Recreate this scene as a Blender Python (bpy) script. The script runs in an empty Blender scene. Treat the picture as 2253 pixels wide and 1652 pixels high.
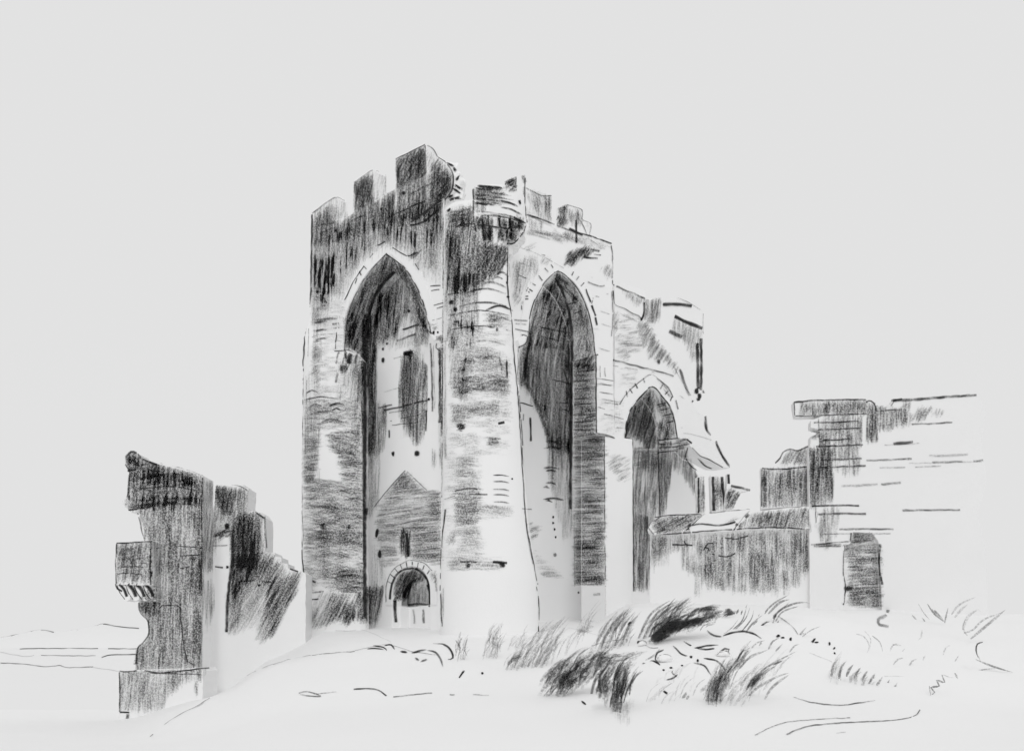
import bpy, bmesh, math, random
from mathutils import Vector, noise
from mathutils.bvhtree import BVHTree
from mathutils.geometry import tessellate_polygon
random.seed(7)
R = math.radians
# ------------------------------------------------------------------ camera, sky, sun, exposure
F, CX, HZ, CAMZ, PW = 1942.0, 1126.0, 1420.0, 1.7, 2253.0      # focal length, centre, horizon of a 2253 wide drawing
scene = bpy.context.scene
cam_data = bpy.data.cameras.new('camera'); cam = bpy.data.objects.new('camera', cam_data)
scene.collection.objects.link(cam); scene.camera = cam
cam.location = (0, 0, CAMZ); cam.rotation_euler = (R(90), 0, 0)
cam_data.sensor_width = 36; cam_data.lens = 36*F/PW
cam_data.shift_y = (HZ-826)/PW; cam_data.clip_end = 40000
world = bpy.data.worlds.new("World"); scene.world = world; world.use_nodes = True
bg = world.node_tree.nodes['Background']
bg.inputs['Color'].default_value = (1, 1, 1, 1); bg.inputs['Strength'].default_value = 0.762   # closed pale overcast
SUN_EL, SUN_AZ = 45, 4
sun_data = bpy.data.lights.new('sun', 'SUN'); sun_data.energy = 0.62; sun_data.angle = R(12); sun_data.color = (1, .985, .96)
sun_data.color = (1, 1, 1)
sun = bpy.data.objects.new('sun', sun_data); scene.collection.objects.link(sun)
sun.rotation_euler = (R(90-SUN_EL), 0, R(SUN_AZ))
scene.view_settings.view_transform = 'Standard'; scene.view_settings.look = 'None'
scene.view_settings.exposure = 0; scene.view_settings.gamma = 1
scene.cycles.transparent_max_bounces = 48
scene.cycles.max_bounces = 10; scene.cycles.diffuse_bounces = 8

# ------------------------------------------------------------------ materials
def node(nt, kind, **kw):
    n = nt.nodes.new(kind)
    for k, v in kw.items(): setattr(n, k, v)
    return n
def stone_mat(name, c, var, scale, bump=.15):
    m = bpy.data.materials.new(name); m.use_nodes = True; nt = m.node_tree; nt.nodes.clear()
    out = node(nt, 'ShaderNodeOutputMaterial'); p = node(nt, 'ShaderNodeBsdfPrincipled')
    p.inputs['Roughness'].default_value = .95
    if 'Specular IOR Level' in p.inputs: p.inputs['Specular IOR Level'].default_value = .08
    tc = node(nt, 'ShaderNodeTexCoord')
    n1 = node(nt, 'ShaderNodeTexNoise'); n1.inputs['Scale'].default_value = scale; n1.inputs['Detail'].default_value = 8
    n2 = node(nt, 'ShaderNodeTexNoise'); n2.inputs['Scale'].default_value = scale*22; n2.inputs['Detail'].default_value = 3
    mp = node(nt, 'ShaderNodeMapRange'); mp.inputs[1].default_value = .3; mp.inputs[2].default_value = .7
    mp.inputs[3].default_value = c-var; mp.inputs[4].default_value = c
    nt.links.new(tc.outputs['Object'], n1.inputs['Vector']); nt.links.new(tc.outputs['Object'], n2.inputs['Vector'])
    nt.links.new(n1.outputs['Fac'], mp.inputs[0])
    cc = node(nt, 'ShaderNodeCombineColor')
    for k in range(3): nt.links.new(mp.outputs[0], cc.inputs[k])
    nt.links.new(cc.outputs[0], p.inputs['Base Color'])
    b = node(nt, 'ShaderNodeBump'); b.inputs['Strength'].default_value = bump; b.inputs['Distance'].default_value = .03
    nt.links.new(n2.outputs['Fac'], b.inputs['Height']); nt.links.new(b.outputs[0], p.inputs['Normal'])
    nt.links.new(p.outputs[0], out.inputs[0])
    return m
def graphite_mat(name, col, grain):
    m = bpy.data.materials.new(name); m.use_nodes = True; nt = m.node_tree; nt.nodes.clear()
    out = node(nt, 'ShaderNodeOutputMaterial'); d = node(nt, 'ShaderNodeBsdfDiffuse'); t = node(nt, 'ShaderNodeBsdfTransparent')
    d.inputs['Color'].default_value = (col, col, col*1.02, 1)
    mix = node(nt, 'ShaderNodeMixShader')
    at = node(nt, 'ShaderNodeAttribute', attribute_name='press'); uv = node(nt, 'ShaderNodeUVMap', uv_map='UVMap')
    tc = node(nt, 'ShaderNodeTexCoord'); n = node(nt, 'ShaderNodeTexNoise'); n.inputs['Scale'].default_value = grain; n.inputs['Detail'].default_value = 2
    nt.links.new(tc.outputs['Object'], n.inputs['Vector'])
    mp = node(nt, 'ShaderNodeMapRange'); mp.inputs[1].default_value = .38; mp.inputs[2].default_value = .60; mp.inputs[3].default_value = .26; mp.inputs[4].default_value = 1.0
    nt.links.new(n.outputs['Fac'], mp.inputs[0])
    sx = node(nt, 'ShaderNodeSeparateXYZ'); nt.links.new(uv.outputs[0], sx.inputs[0])
    def M(op, a, b):
        q = node(nt, 'ShaderNodeMath', operation=op)
        for i, x in enumerate((a, b)):
            if isinstance(x, (int, float)): q.inputs[i].default_value = x
            else: nt.links.new(x, q.inputs[i])
        return q.outputs[0]
    e = M('SUBTRACT', M('MULTIPLY', sx.outputs[0], 2.0), 1.0)
    e = M('SUBTRACT', 1.0, M('POWER', M('ABSOLUTE', e, 0.0), 2.5))
    # strong pressure fills the grain, light pressure leaves it open
    g = M('ADD', mp.outputs[0], M('MULTIPLY', M('MAXIMUM', M('SUBTRACT', at.outputs['Fac'], .45), 0.0), 1.2))
    a = M('MULTIPLY', M('MULTIPLY', at.outputs['Fac'], M('MINIMUM', g, 1.0)), e)
    q = node(nt, 'ShaderNodeMath', operation='MINIMUM'); q.inputs[1].default_value = 1.0; nt.links.new(a, q.inputs[0])
    nt.links.new(q.outputs[0], mix.inputs[0]); nt.links.new(t.outputs[0], mix.inputs[1]); nt.links.new(d.outputs[0], mix.inputs[2])
    nt.links.new(mix.outputs[0], out.inputs[0])
    return m
STONE = stone_mat('pale_limestone', .892, .015, .6)
STONE_W = stone_mat('limestone_toned_down', .855, .015, .6)  # same limestone, colour darkened to offset the sun on the right wall
STONE_IN = stone_mat('pale_rubble_masonry', .93, .02, .8)
EARTH = stone_mat('chalky_ground', .895, .01, .25, .1)
SEA = stone_mat('misty_sea', .855, .005, .01, 0)
MARK = graphite_mat('pencil_lines_and_shade', .036, 17)  # dark strokes: outlines and joints, plus shade drawn into the surface colour
BLADE = graphite_mat('dark_dry_grass', .035, 18)

# ------------------------------------------------------------------ geometry kernel
O = Vector((0, 0, CAMZ))
def ray(u, v): return Vector(((u-CX)/F, 1.0, (HZ-v)/F))
def at(u, v, Y): return O + ray(u, v)*Y
class Plane:
    def __init__(s, p, e):                       # p: a point, e: horizontal direction along the wall
        s.p = Vector(p); s.e = Vector(e).normalized(); n = Vector((s.e.y, -s.e.x, 0))
        if n.dot(O-s.p) < 0: n = -n
        s.n = n
    def pt(s, u, v):
        d = ray(u, v); return O + d*((s.p-O).dot(s.n)/d.dot(s.n))
    def back(s, k): return Plane(s.p - s.n*k, s.e)
THINGS = []
class Thing:
    def __init__(s, name, label, cat, loc, group=None, kind=None):
        s.name, s.label, s.cat, s.loc, s.group, s.kind = name, label, cat, Vector(loc), group, kind
        s.parts = []; THINGS.append(s)
class Part:
    def __init__(s, thing, name, mat=None, parent=None, label=None):
        s.thing, s.name, s.mat, s.parent, s.label = thing, name, mat or STONE, parent, label
        s.v, s.f = [], []; s.sv, s.sf, s.sp = [], [], []; s.bvh = None; s.smooth = False
        thing.parts.append(s)
    def tree(s):
        if s.bvh is None: s.bvh = BVHTree.FromPolygons([tuple(x) for x in s.v], s.f)
        return s.bvh
def cr(pts, step=8, closed=False):               # Catmull-Rom through the points
    P = [Vector((*p[:2], 0)) for p in pts]; out = []
    n = len(P)
    for i in range(n-1):
        a, b, c, d = P[max(i-1, 0)], P[i], P[i+1], P[min(i+2, n-1)]
        k = max(1, int((c-b).length/step))
        for j in range(k):
            t = j/k
            q = .5*((2*b)+(c-a)*t+(2*a-5*b+4*c-d)*t*t+(3*b-a-3*c+d)*t**3)
            out.append((q.x, q.y))
    out.append((P[-1].x, P[-1].y)); return out
def rough(pts, step=9, amp=1.2, closed=True):
    out = []; n = len(pts)
    for i in range(n if closed else n-1):
        a, b = Vector(pts[i]), Vector(pts[(i+1) % n]); L = (b-a).length; k = max(1, int(L/step))
        for j in range(k):
            q = a.lerp(b, j/k)
            if j: q += Vector((random.uniform(-amp, amp), random.uniform(-amp, amp)))
            out.append((q.x, q.y))
    if not closed: out.append(tuple(pts[-1]))
    return out
def prism(part, plane, loop, depth, holes=()):
    """a slab: its outline lies on the wall's face, its body goes back by depth"""
    loops = [loop]+list(holes)
    fr = [[plane.pt(*p) for p in L] for L in loops]
    off = -plane.n*depth
    # tessellate in the wall's own 2D
    flat = [[Vector((q.dot(plane.e), q.z, 0)) for q in L] for L in fr]
    tris = tessellate_polygon(flat)
    base = len(part.v); vs = [q for L in fr for q in L]; n = len(vs)
    part.v += vs + [q+off for q in vs]
    for t in tris:
        part.f.append(tuple(base+i for i in t)); part.f.append(tuple(base+n+i for i in reversed(t)))
    k = base
    for L in fr:
        m = len(L)
        for i in range(m):
            j = (i+1) % m; part.f.append((k+i, k+j, k+n+j, k+n+i))
        k += m
def box(part, c, ex, ey, ez):
    b = len(part.v); c = Vector(c)
    for sx in (-1, 1):
        for sy in (-1, 1):
            for sz in (-1, 1): part.v.append(c+ex*sx+ey*sy+ez*sz)
    for f in ((0, 1, 3, 2), (4, 6, 7, 5), (0, 4, 5, 1), (2, 3, 7, 6), (0, 2, 6, 4), (1, 5, 7, 3)): part.f.append(tuple(b+i for i in f))
def shaft(part, prof, Y, N=64, squash=1.0, wob=.012):
    rings = []
    for v, l, r in prof:
        um = (l+r)/2; rad = (r-l)/2/F*Y; c = at(um, v, Y); ring = []
        for k in range(N):
            a = 2*math.pi*k/N
            rr = rad*(1+wob*noise.noise(Vector((math.cos(a)*2, math.sin(a)*2, c.z*.6))))
            ring.append(c+Vector((rr*math.sin(a), -rr*math.cos(a)*squash, 0)))
        rings.append(ring)
    b = len(part.v)
    for ring in rings: part.v += ring
    for i in range(len(rings)-1):
        for k in range(N):
            j = (k+1) % N; part.f.append((b+i*N+k, b+i*N+j, b+(i+1)*N+j, b+(i+1)*N+k))
    part.f.append(tuple(b+k for k in reversed(range(N))))
    e = b+(len(rings)-1)*N; part.f.append(tuple(e+k for k in range(N)))
    part.smooth = True
def pier(part, prof, bulge, N=64):
    rings = []
    for v, l, r in prof:
        a, b = PA.pt(l+13, v), PA.pt(r-3, v); zc = at(l, v, PA.pt((l+r)/2, v).y).z; c = (a+b)/2; h = (a-b); h.z = 0; h = h.length/2; ring = []
        for k in range(N):
            t = 2*math.pi*k/N; q = c+PA.e*(h*math.cos(t))+PA.n*(min(bulge, h*.8)*math.sin(t)); ring.append(Vector((q.x, q.y, zc)))
        rings.append(ring)
    b = len(part.v)
    for ring in rings: part.v += ring
    for i in range(len(rings)-1):
        for k in range(N): j = (k+1) % N; part.f.append((b+i*N+k, b+i*N+j, b+(i+1)*N+j, b+(i+1)*N+k))
    part.f.append(tuple(b+k for k in reversed(range(N)))); e = b+(len(rings)-1)*N; part.f.append(tuple(e+k for k in range(N))); part.smooth = True
def dense(prof, n=14):
    out = []
    for i in range(len(prof)-1):
        a, b = prof[i], prof[i+1]; k = max(1, int(abs(b[0]-a[0])/n))
        for j in range(k): out.append(tuple(a[m]+(b[m]-a[m])*j/k for m in range(3)))
    out.append(prof[-1]); return out

# ------------------------------------------------------------------ marks: thin pencil streaks, outlines and painted shade, laid on a thing's own surface
def hit(thing, u, v, snap=False):
    tries = [(0, 0)] + ([(dx*q, dy*q) for q in (1.5, 3, 5) for dx, dy in ((1, 0), (-1, 0), (0, 1), (0, -1), (.7, .7), (-.7, .7), (.7, -.7), (-.7, -.7))] if snap else [])
    for dx, dy in tries:
        d = ray(u+dx, v+dy); L = d.length; best = None
        for p in thing.parts:
            if not p.v: continue
            h = p.tree().ray_cast(O, d/L, 400 if thing.kind is None else 20000)
            if h[0] is not None and (best is None or h[3] < best[3]): best = (h[0], h[1], p, h[3])
        if best:
            q, nn, p, dist = best
            if nn.dot(O-q) < 0: nn = -nn
            return q, nn, p, dist
    return None
NOC = [False]; KEEP = []
def stroke(thing, pts, ws, press, snap=False, lift=None):
    """one streak: pts along it, its widths and its pressure at each point"""
    lift = lift if lift is not None else random.uniform(.006, .03)
    prev = None; n = len(pts); nb = thing.kind is None
    def edges(u, v, nx, ny, q, nn, dist):
        e = []; lf = lift*min(1.5, dist/38.0)
        for dd in (ray(u+nx, v+ny), ray(u-nx, v-ny)):
            den = dd.dot(nn)
            if nb and abs(den) < .12: den = -.12 if den <= 0 else .12
            t = (q+nn*lf-O).dot(nn)/den
            if t <= 0 or t > 1.6*dist: return None
            x = O+dd*t-q; lim = (2.2 if nb else 7)*math.hypot(nx, ny)*dist/F+.03
            if (nb or dist < 300) and x.length > lim: x = x*(lim/x.length)
            e.append(q+x)
        if nb and (e[0]-e[1]).length > 1.2*dist/38*max(1, abs(nx)+abs(ny)): return None
        return e
    def quad(p, a, b, ka, kb):
        b0 = len(p.sv); p.sv += [a[0], a[1], b[1], b[0]]; p.sf.append((b0, b0+1, b0+2, b0+3)); p.sp += [ka, ka, kb, kb]
    def reach(h, uv0, uv1, e, nx, ny, k):
        """carry a streak on to the edge of the surface it lies on"""
        lo, hi, best = 0.0, 1.0, None
        for _ in range(3):
            m = (lo+hi)/2; u, v = uv0[0]+(uv1[0]-uv0[0])*m, uv0[1]+(uv1[1]-uv0[1])*m; g = hit(thing, u, v)
            if g and not (NOC[0] and g[2] in KEEP) and (g[0]-h[0]).length < .5*h[3]/38 and g[1].dot(h[1]) > .05: lo = m; best = (u, v, g)
            else: hi = m
        if best:
            f = edges(best[0], best[1], nx, ny, best[2][0], best[2][1], best[2][3])
            if f: quad(h[2], e, f, k, k)
    last = None
    for i in range(n):
        u, v = pts[i]
        if press[i] <= .02: prev = None; last = None; continue
        a = Vector(pts[max(i-1, 0)]); b = Vector(pts[min(i+1, n-1)]); d = b-a
        if d.length < 1e-6: continue
        d.normalize(); nx, ny = -d.y*ws[i]/2, d.x*ws[i]/2
        h = hit(thing, u, v, snap)
        if h and NOC[0] and h[2] in KEEP: h = None
        e = edges(u, v, nx, ny, h[0], h[1], h[3]) if h else None
        if e is None:
            if prev and nb: reach(prev[0], prev[1], (u, v), prev[2], nx, ny, prev[3])
            prev = None; last = (u, v); continue
        joined = prev and prev[0][1].dot(h[1]) > .05 and (prev[0][0]-h[0]).length < (1.2*h[3]/38 if nb else h[3]*.2)
        if joined: quad(prev[0][2], prev[2], e, prev[3], press[i])
        elif nb:
            if prev: reach(prev[0], prev[1], (u, v), prev[2], nx, ny, prev[3]); last = prev[1]
            if last: reach(h, (u, v), last, e, nx, ny, press[i])
        prev = (h, (u, v), e, press[i]); last = (u, v)
def inside(poly, x, y):
    r = False; n = len(poly); j = n-1
    for i in range(n):
        xi, yi = poly[i]; xj, yj = poly[j]
        if (yi > y) != (yj > y) and x < (xj-xi)*(y-yi)/(yj-yi)+xi: r = not r
        j = i
    return r
def area(poly): return abs(sum(poly[i-1][0]*poly[i][1]-poly[i][0]*poly[i-1][1] for i in range(len(poly))))/2
SD = [0]
def outset(poly, k):
    n = len(poly); sg = sum(poly[i-1][0]*poly[i][1]-poly[i][0]*poly[i-1][1] for i in range(n)); sg = 1 if sg > 0 else -1; out = []
    for i in range(n):
        a, b, c = Vector(poly[i-1]), Vector(poly[i]), Vector(poly[(i+1) % n]); d1, d2 = (b-a).normalized(), (c-b).normalized()
        m = Vector((d1.y+d2.y, -d1.x-d2.x))*sg; m = m.normalized() if m.length > .3 else Vector((0, 0)); out.append((b.x+m.x*k, b.y+m.y*k))
    return out
def rect(a, b, c, d): return [(a, b), (c, b), (c, d), (a, d)]
def hatch(thing, poly, ang=90, press=.5, dens=2.2, w=3.4, L=46, bow=0, fade=None, soft=3, var=.55, cell=38, jit=4):
    """streaks filling a patch; bow curves them (round shafts); fade=(u0,v0,u1,v1) weakens them towards the second point"""
    SD[0] += 1; sd = SD[0]*7.3; press *= .33; dens *= 3.1; w *= 1.05; var *= .5; jit *= .6; soft *= 1.2
    poly = outset(poly, 2.6); NOC[0] = L > 22
    x0, x1 = min(p[0] for p in poly), max(p[0] for p in poly); y0, y1 = min(p[1] for p in poly), max(p[1] for p in poly)
    N = int(dens*area(poly)/(w*L*.8))+1
    for _ in range(N):
        for _t in range(60):
            cx, cy = random.uniform(x0, x1), random.uniform(y0, y1)
            if inside(poly, cx, cy): break
        a = R(-ang+random.gauss(0, jit)); l = L*random.uniform(.55, 1.5); dx, dy = math.cos(a), math.sin(a)
        n = max(3, int(l/6)); pts, ws, pr = [], [], []
        ox, oy = random.gauss(0, soft), random.gauss(0, soft); ww = w*random.uniform(.6, 1.35); pp = press*random.uniform(.6, 1.3)
        for i in range(n+1):
            t = i/n-.5; k = bow*(t*t*4-.5)*l/60
            u, v = cx+dx*l*t-dy*k*0, cy+dy*l*t+k
            f = 1 if inside(poly, u+ox, v+oy) else 0
            if fade:
                fx, fy = fade[2]-fade[0], fade[3]-fade[1]; q = ((u-fade[0])*fx+(v-fade[1])*fy)/(fx*fx+fy*fy)
                f *= max(0, min(1, 1-q))
            nz = noise.noise(Vector((u/cell, v/cell*(.6 if ang > 45 else 1.6), sd)))
            f *= max(.0, 1+var*nz*2.2)
            f *= min(1, .35+2.6*(.5-abs(t)))
            pts.append((u, v)); ws.append(ww); pr.append(min(.95, pp*f))
        stroke(thing, pts, ws, pr)
    NOC[0] = False
def line(thing, pts, w=3, press=.7, curve=True, wob=.7, taper=False, broken=0.0, snap=True):
    w *= 1.25; press = min(.97, press*1.12)
    P = cr(pts, 5) if curve else rough(pts, 5, 0, False)
    SD[0] += 1; s = SD[0]*3.1; n = len(P); q, ws, pr = [], [], []
    for i, (u, v) in enumerate(P):
        q.append((u+wob*noise.noise(Vector((i*.35, s, 0)))*1.6, v+wob*noise.noise(Vector((s, i*.35, 0)))*1.6))
        t = i/max(1, n-1); k = (min(1, 4*t+.15)*min(1, 4*(1-t)+.15)) if taper else 1
        ws.append(w*(.75+.5*abs(noise.noise(Vector((i*.2, s, 5)))))*(.4+.6*k))
        f = press*(1+.5*noise.noise(Vector((i*.25, s, 9))))
        if broken and noise.noise(Vector((i*.12, s, 3))) < broken-.5: f = 0
        pr.append(max(0, min(.97, f*(.5+.5*k))))
    stroke(thing, q, ws, pr, snap)
def dab(thing, u, v, w, h, press=.85, ang=90):
    for _ in range(3):
        a = R(-ang+random.gauss(0, 9)); l = h*random.uniform(.7, 1.05); ox = random.uniform(-.22, .22)*w
        pts = [(u+ox+math.cos(a)*l*t, v+math.sin(a)*l*t) for t in (-.5, -.25, 0, .25, .5)]
        stroke(thing, pts, [w*.5, w*.7, w*.75, w*.7, w*.4], [press*.7, press, press, press, press*.6], True)

# ================================================================== THE SETTING
VA = Vector((-.738, .674, 0)).normalized(); VB = Vector((.674, .738, 0)).normalized()
C0 = at(1045, HZ, 36.0)
rows = {14: [(-3000, 1665), (5000, 1665)],
        22: [(-3000, 1640), (300, 1640), (700, 1560), (1100, 1520), (1500, 1490), (1900, 1520), (2253, 1560), (5000, 1560)],
        30: [(-3000, 1600), (0, 1600), (300, 1605), (480, 1530), (620, 1462), (780, 1432), (1100, 1412), (1300, 1400), (1500, 1356), (1750, 1350), (2000, 1400), (2253, 1420), (5000, 1420)],
        36: [(-3000, 1585), (0, 1585), (262, 1585), (470, 1535), (620, 1450), (780, 1400), (1080, 1392), (1300, 1385), (1390, 1335), (1700, 1330), (1860, 1345), (2253, 1370), (5000, 1370)],
        43: [(-3000, 1580), (0, 1580), (262, 1575), (460, 1530), (620, 1440), (660, 1408), (720, 1380), (1300, 1370), (1390, 1325), (1860, 1340), (2253, 1350), (5000, 1350)],
        52: [(-3000, 1560), (262, 1560), (460, 1500), (660, 1400), (1300, 1360), (2253, 1360), (5000, 1360)]}
def lin(L, x):
    if x <= L[0][0]: return L[0][1]
    for (a, b), (c, d) in zip(L, L[1:]):
        if x <= c:
            t = (x-a)/(c-a); t = t*t*(3-2*t); return b+(d-b)*t
    return L[-1][1]
def ground_z(x, y):
    if y < 3: return 0.0
    u = CX+F*x/max(y, 3); ys = sorted(rows)
    def rz(Y): return CAMZ+(HZ-lin(rows[Y], CX+(u-CX)))/F*Y
    if y <= 14: return rz(14)*max(0, (y-3)/11)
    if y >= 52:
        return rz(52)+(-16-rz(52))*min(1, (y-52)/90)
    for a, b in zip(ys, ys[1:]):
        if y <= b: t = (y-a)/(b-a); return rz(a)+(rz(b)-rz(a))*t
ground = Thing('ground', None, None, (0, 0, 0), kind='structure'); gp = Part(ground, 'ground', EARTH)
xs = [i*.8 for i in range(-75, 76)]; xs = [-400, -200, -100]+xs+[100, 200, 400]
ys_ = [-60, -30, -10]+[i*.7 for i in range(0, 90)]+[70, 90, 120, 160]
for y in ys_:
    for x in xs:
        gp.v.append(Vector((x, y, ground_z(x, y)+(.05*noise.noise(Vector((x*.5, y*.5, 0))) if 5 < y < 60 else 0))))
W_ = len(xs)
for j in range(len(ys_)-1):
    for i in range(W_-1): gp.f.append((j*W_+i, j*W_+i+1, (j+1)*W_+i+1, (j+1)*W_+i))
gp.smooth = True
sea = Thing('sea', None, None, (0, 0, 0), kind='structure'); sp_ = Part(sea, 'sea', SEA)
sp_.v = [Vector(p) for p in ((-30000, -9000, -14), (30000, -9000, -14), (30000, 30000, -14), (-30000, 30000, -14))]; sp_.f = [(0, 1, 2, 3)]
hills = Thing('hills', None, None, (0, 0, 0), kind='structure'); hp = Part(hills, 'hills', SEA)
ridge = cr([(-700, 1405), (-300, 1390), (-100, 1408), (0, 1402), (45, 1393), (90, 1384), (120, 1389), (170, 1384), (215, 1374), (226, 1371), (262, 1377), (320, 1381), (380, 1388), (460, 1395), (600, 1412), (700, 1422)], 20)
HY = 7000
for u, v in ridge:
    t = at(u, v, HY); hp.v += [Vector((t.x*.96, HY-500, -14)), t, Vector((t.x*1.1, HY+1400, -14))]
for i in range(len(ridge)-1):
    for k in (0, 1): a = i*3+k; hp.f.append((a, a+3, a+4, a+1))
hp.smooth = True

# ================================================================== THE TOWER
tower = Thing('castle_tower', 'tall ruined square tower with battlements, pointed arches and a round corner shaft', 'tower', (C0.x, C0.y, 2.0))
PA, PB = Plane(C0, VA), Plane(C0, VB)
wa = Part(tower, 'wall', label='dark topped left wall with a tall pointed recess')
A_out = [(684, 1490), (684, 500), (760, 479), (872, 414), (936, 384), (963, 346), (980, 360), (994, 384), (992, 420), (977, 440), (976, 478), (1040, 500), (1040, 1490)]
A_hole = [(757, 1450), (757, 780)]+cr([(757, 770), (763, 700), (781, 650), (810, 602), (850, 558)], 7)+cr([(850, 558), (888, 588), (918, 636), (937, 690), (948, 740)], 7)[1:]+[(970, 758), (970, 1450)]
prism(wa, PA, rough(A_out, 10, .8), 0.8, [A_hole])
def merlon(plane, poly, th, **k):
    m = Part(tower, 'merlon', **k); prism(m, plane, rough(poly, 9, .5), th); return m
merlon(PA, [(684, 502), (684, 470), (700, 460), (735, 434), (737, 493)], .78)
merlon(PA, [(777, 471), (778, 402), (800, 387), (820, 375), (822, 444)], .78)
merlon(PA, [(870, 417), (870, 350), (905, 333), (935, 318), (936, 386)], .78)
# thick inner masonry of the jamb, then the recessed back wall
jam = Part(tower, 'arch_reveal')
outer = [(700, 1490), (700, 560), (850, 505), (966, 520), (1020, 760), (1020, 1490)]
prism(jam, PA.back(.8), outer, .7, [[(lambda q: (CX+F*q.x/q.y, HZ-(q.z-CAMZ)*F/q.y))(PA.pt(*p)-PA.n*.8) for p in A_hole]])
rec = Part(tower, 'recess_wall', STONE_IN)
prism(rec, PA.back(1.46), [(690, 1490), (690, 560), (1000, 470), (1030, 470), (1030, 1490)], .6,
      [[(886, 962), (884, 860), (886, 775), (908, 771), (911, 962)], cr([(862, 1450), (862, 1300), (868, 1270), (885, 1250), (905, 1245), (925, 1250), (940, 1270), (946, 1300), (946, 1450)], 9)])
dr = Part(tower, 'doorway', STONE_IN, label='round headed doorway half blocked by a sill')
prism(dr, PA.back(2.9), [(840, 1440), (840, 1200), (990, 1200), (990, 1440)], .3)
prism(dr, PA.back(2.0), [(897, 1440), (897, 1336), (950, 1330), (950, 1440)], .7); prism(dr, PA.back(1.95), [(866, 1440), (866, 1330), (899, 1338), (899, 1440)], .5)
ra = Part(tower, 'arch_ring')
def ring(part, plane, out_pts, in_pts, th):
    prism(part, plane.back(-th), cr(out_pts, 7)+list(reversed(cr(in_pts, 7))), th+.02)
def halves(l, r): return cr(l, 7)+cr(r, 7)[1:]
def ring2(part, plane, ol, orr, il, ir, th):
    prism(part, plane.back(-th), halves(ol, orr)+list(reversed(halves(il, ir))), th+.02)
ring2(ra, PA, [(737, 772), (744, 692), (763, 638), (797, 583), (850, 537)], [(850, 537), (905, 572), (938, 630), (956, 690), (964, 738)],
      [(754, 772), (760, 700), (778, 650), (807, 601), (850, 556)], [(850, 556), (890, 586), (921, 636), (940, 690), (950, 738)], .05)
dring = Part(tower, 'arch_ring', label='low round arch of the doorway')
ring2(dring, PA.back(1.46), [(848, 1330), (849, 1285), (858, 1256), (880, 1236), (905, 1231)], [(905, 1231), (935, 1238), (952, 1258), (960, 1290), (960, 1330)],
      [(861, 1330), (862, 1300), (868, 1270), (885, 1250), (905, 1244)], [(905, 1244), (925, 1250), (940, 1270), (947, 1300), (947, 1330)], .06)
# right-hand wall with the open arch
wb = Part(tower, 'wall', label='pale right wall with a tall open pointed arch')
B_out = [(1098, 1490), (1098, 452), (1156, 470), (1213, 497), (1220, 495), (1222, 501), (1231, 503), (1262, 514), (1298, 517), (1303, 524), (1311, 522), (1316, 530), (1326, 529), (1330, 534), (1346, 537), (1346, 625), (1349, 700), (1348, 830), (1352, 960), (1391, 966), (1391, 1345), (1391, 1490)]
B_hole = [(1142, 1450), (1142, 768), (1158, 752)]+cr([(1162, 735), (1165, 700), (1177, 658), (1200, 620), (1228, 597)], 7)+cr([(1228, 597), (1262, 625), (1288, 670), (1302, 720), (1309, 780)], 7)[1:]+[(1313, 782), (1313, 955), (1331, 958), (1331, 1450)]
prism(wb, PB, rough(B_out, 10, .7), 1.45, [B_hole])
merlon(PB, [(1150, 472), (1150, 411), (1185, 418), (1213, 431), (1213, 499)], .5)
merlon(PB, [(1247, 510), (1247, 449), (1280, 463), (1281, 484), (1299, 491), (1298, 519)], .62)
merlon(PB, [(1136, 470), (1136, 388), (1147, 384), (1156, 392), (1157, 471)], .7)
rb = Part(tower, 'arch_ring')
ring2(rb, PB, [(1146, 735), (1149, 690), (1160, 640), (1190, 594), (1228, 572)], [(1228, 572), (1272, 600), (1303, 655), (1318, 722)],
      [(1159, 735), (1162, 700), (1174, 657), (1199, 617), (1228, 594)], [(1228, 594), (1265, 623), (1291, 670), (1304, 722)], .05)
inn = Part(tower, 'inner_wall', STONE_IN)
prism(inn, PB.back(4.2), [(1080, 1420), (1080, 560), (1180, 560), (1420, 640), (1420, 1400)], .5)
# back walls of the tower so that it is a closed box from the side
bw = Part(tower, 'wall', STONE, label='back wall closing the tower')
def wallbox(part, p0, p1, th, z0, z1):
    p0, p1 = Vector(p0), Vector(p1); d = (p1-p0); L = d.length/2; d.normalize(); n = Vector((-d.y, d.x, 0))
    c = (p0+p1)/2; c.z = (z0+z1)/2; box(part, c, d*L, n*th/2, Vector((0, 0, (z1-z0)/2)))
wallbox(bw, C0+VA*10.6+VB*.9, C0+VA*10.6+VB*9.4, .9, 0, 17)
wallbox(bw, C0+VA*5.2+VB*9.2, C0+VA*10.1+VB*9.2, .9, 0, 14)
# round corner shaft and the half round pier at the far end of the left wall
sh = Part(tower, 'round_shaft')
shaft(sh, dense([(461, 985, 1062), (470, 978, 1096), (484, 976, 1108), (540, 976, 1117), (700, 975, 1126), (800, 975, 1136), (1000, 974, 1150), (1150, 972, 1162), (1280, 970, 1182), (1420, 968, 1187)]), 36.0)
pr_ = Part(tower, 'round_pier')
pier(pr_, dense([(690, 672, 686), (720, 668, 705), (760, 667, 740), (790, 666, 778), (815, 665, 799), (900, 663, 801), (1250, 661, 803), (1300, 655, 805), (1370, 636, 806), (1440, 615, 808)]), 1.0)
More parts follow.
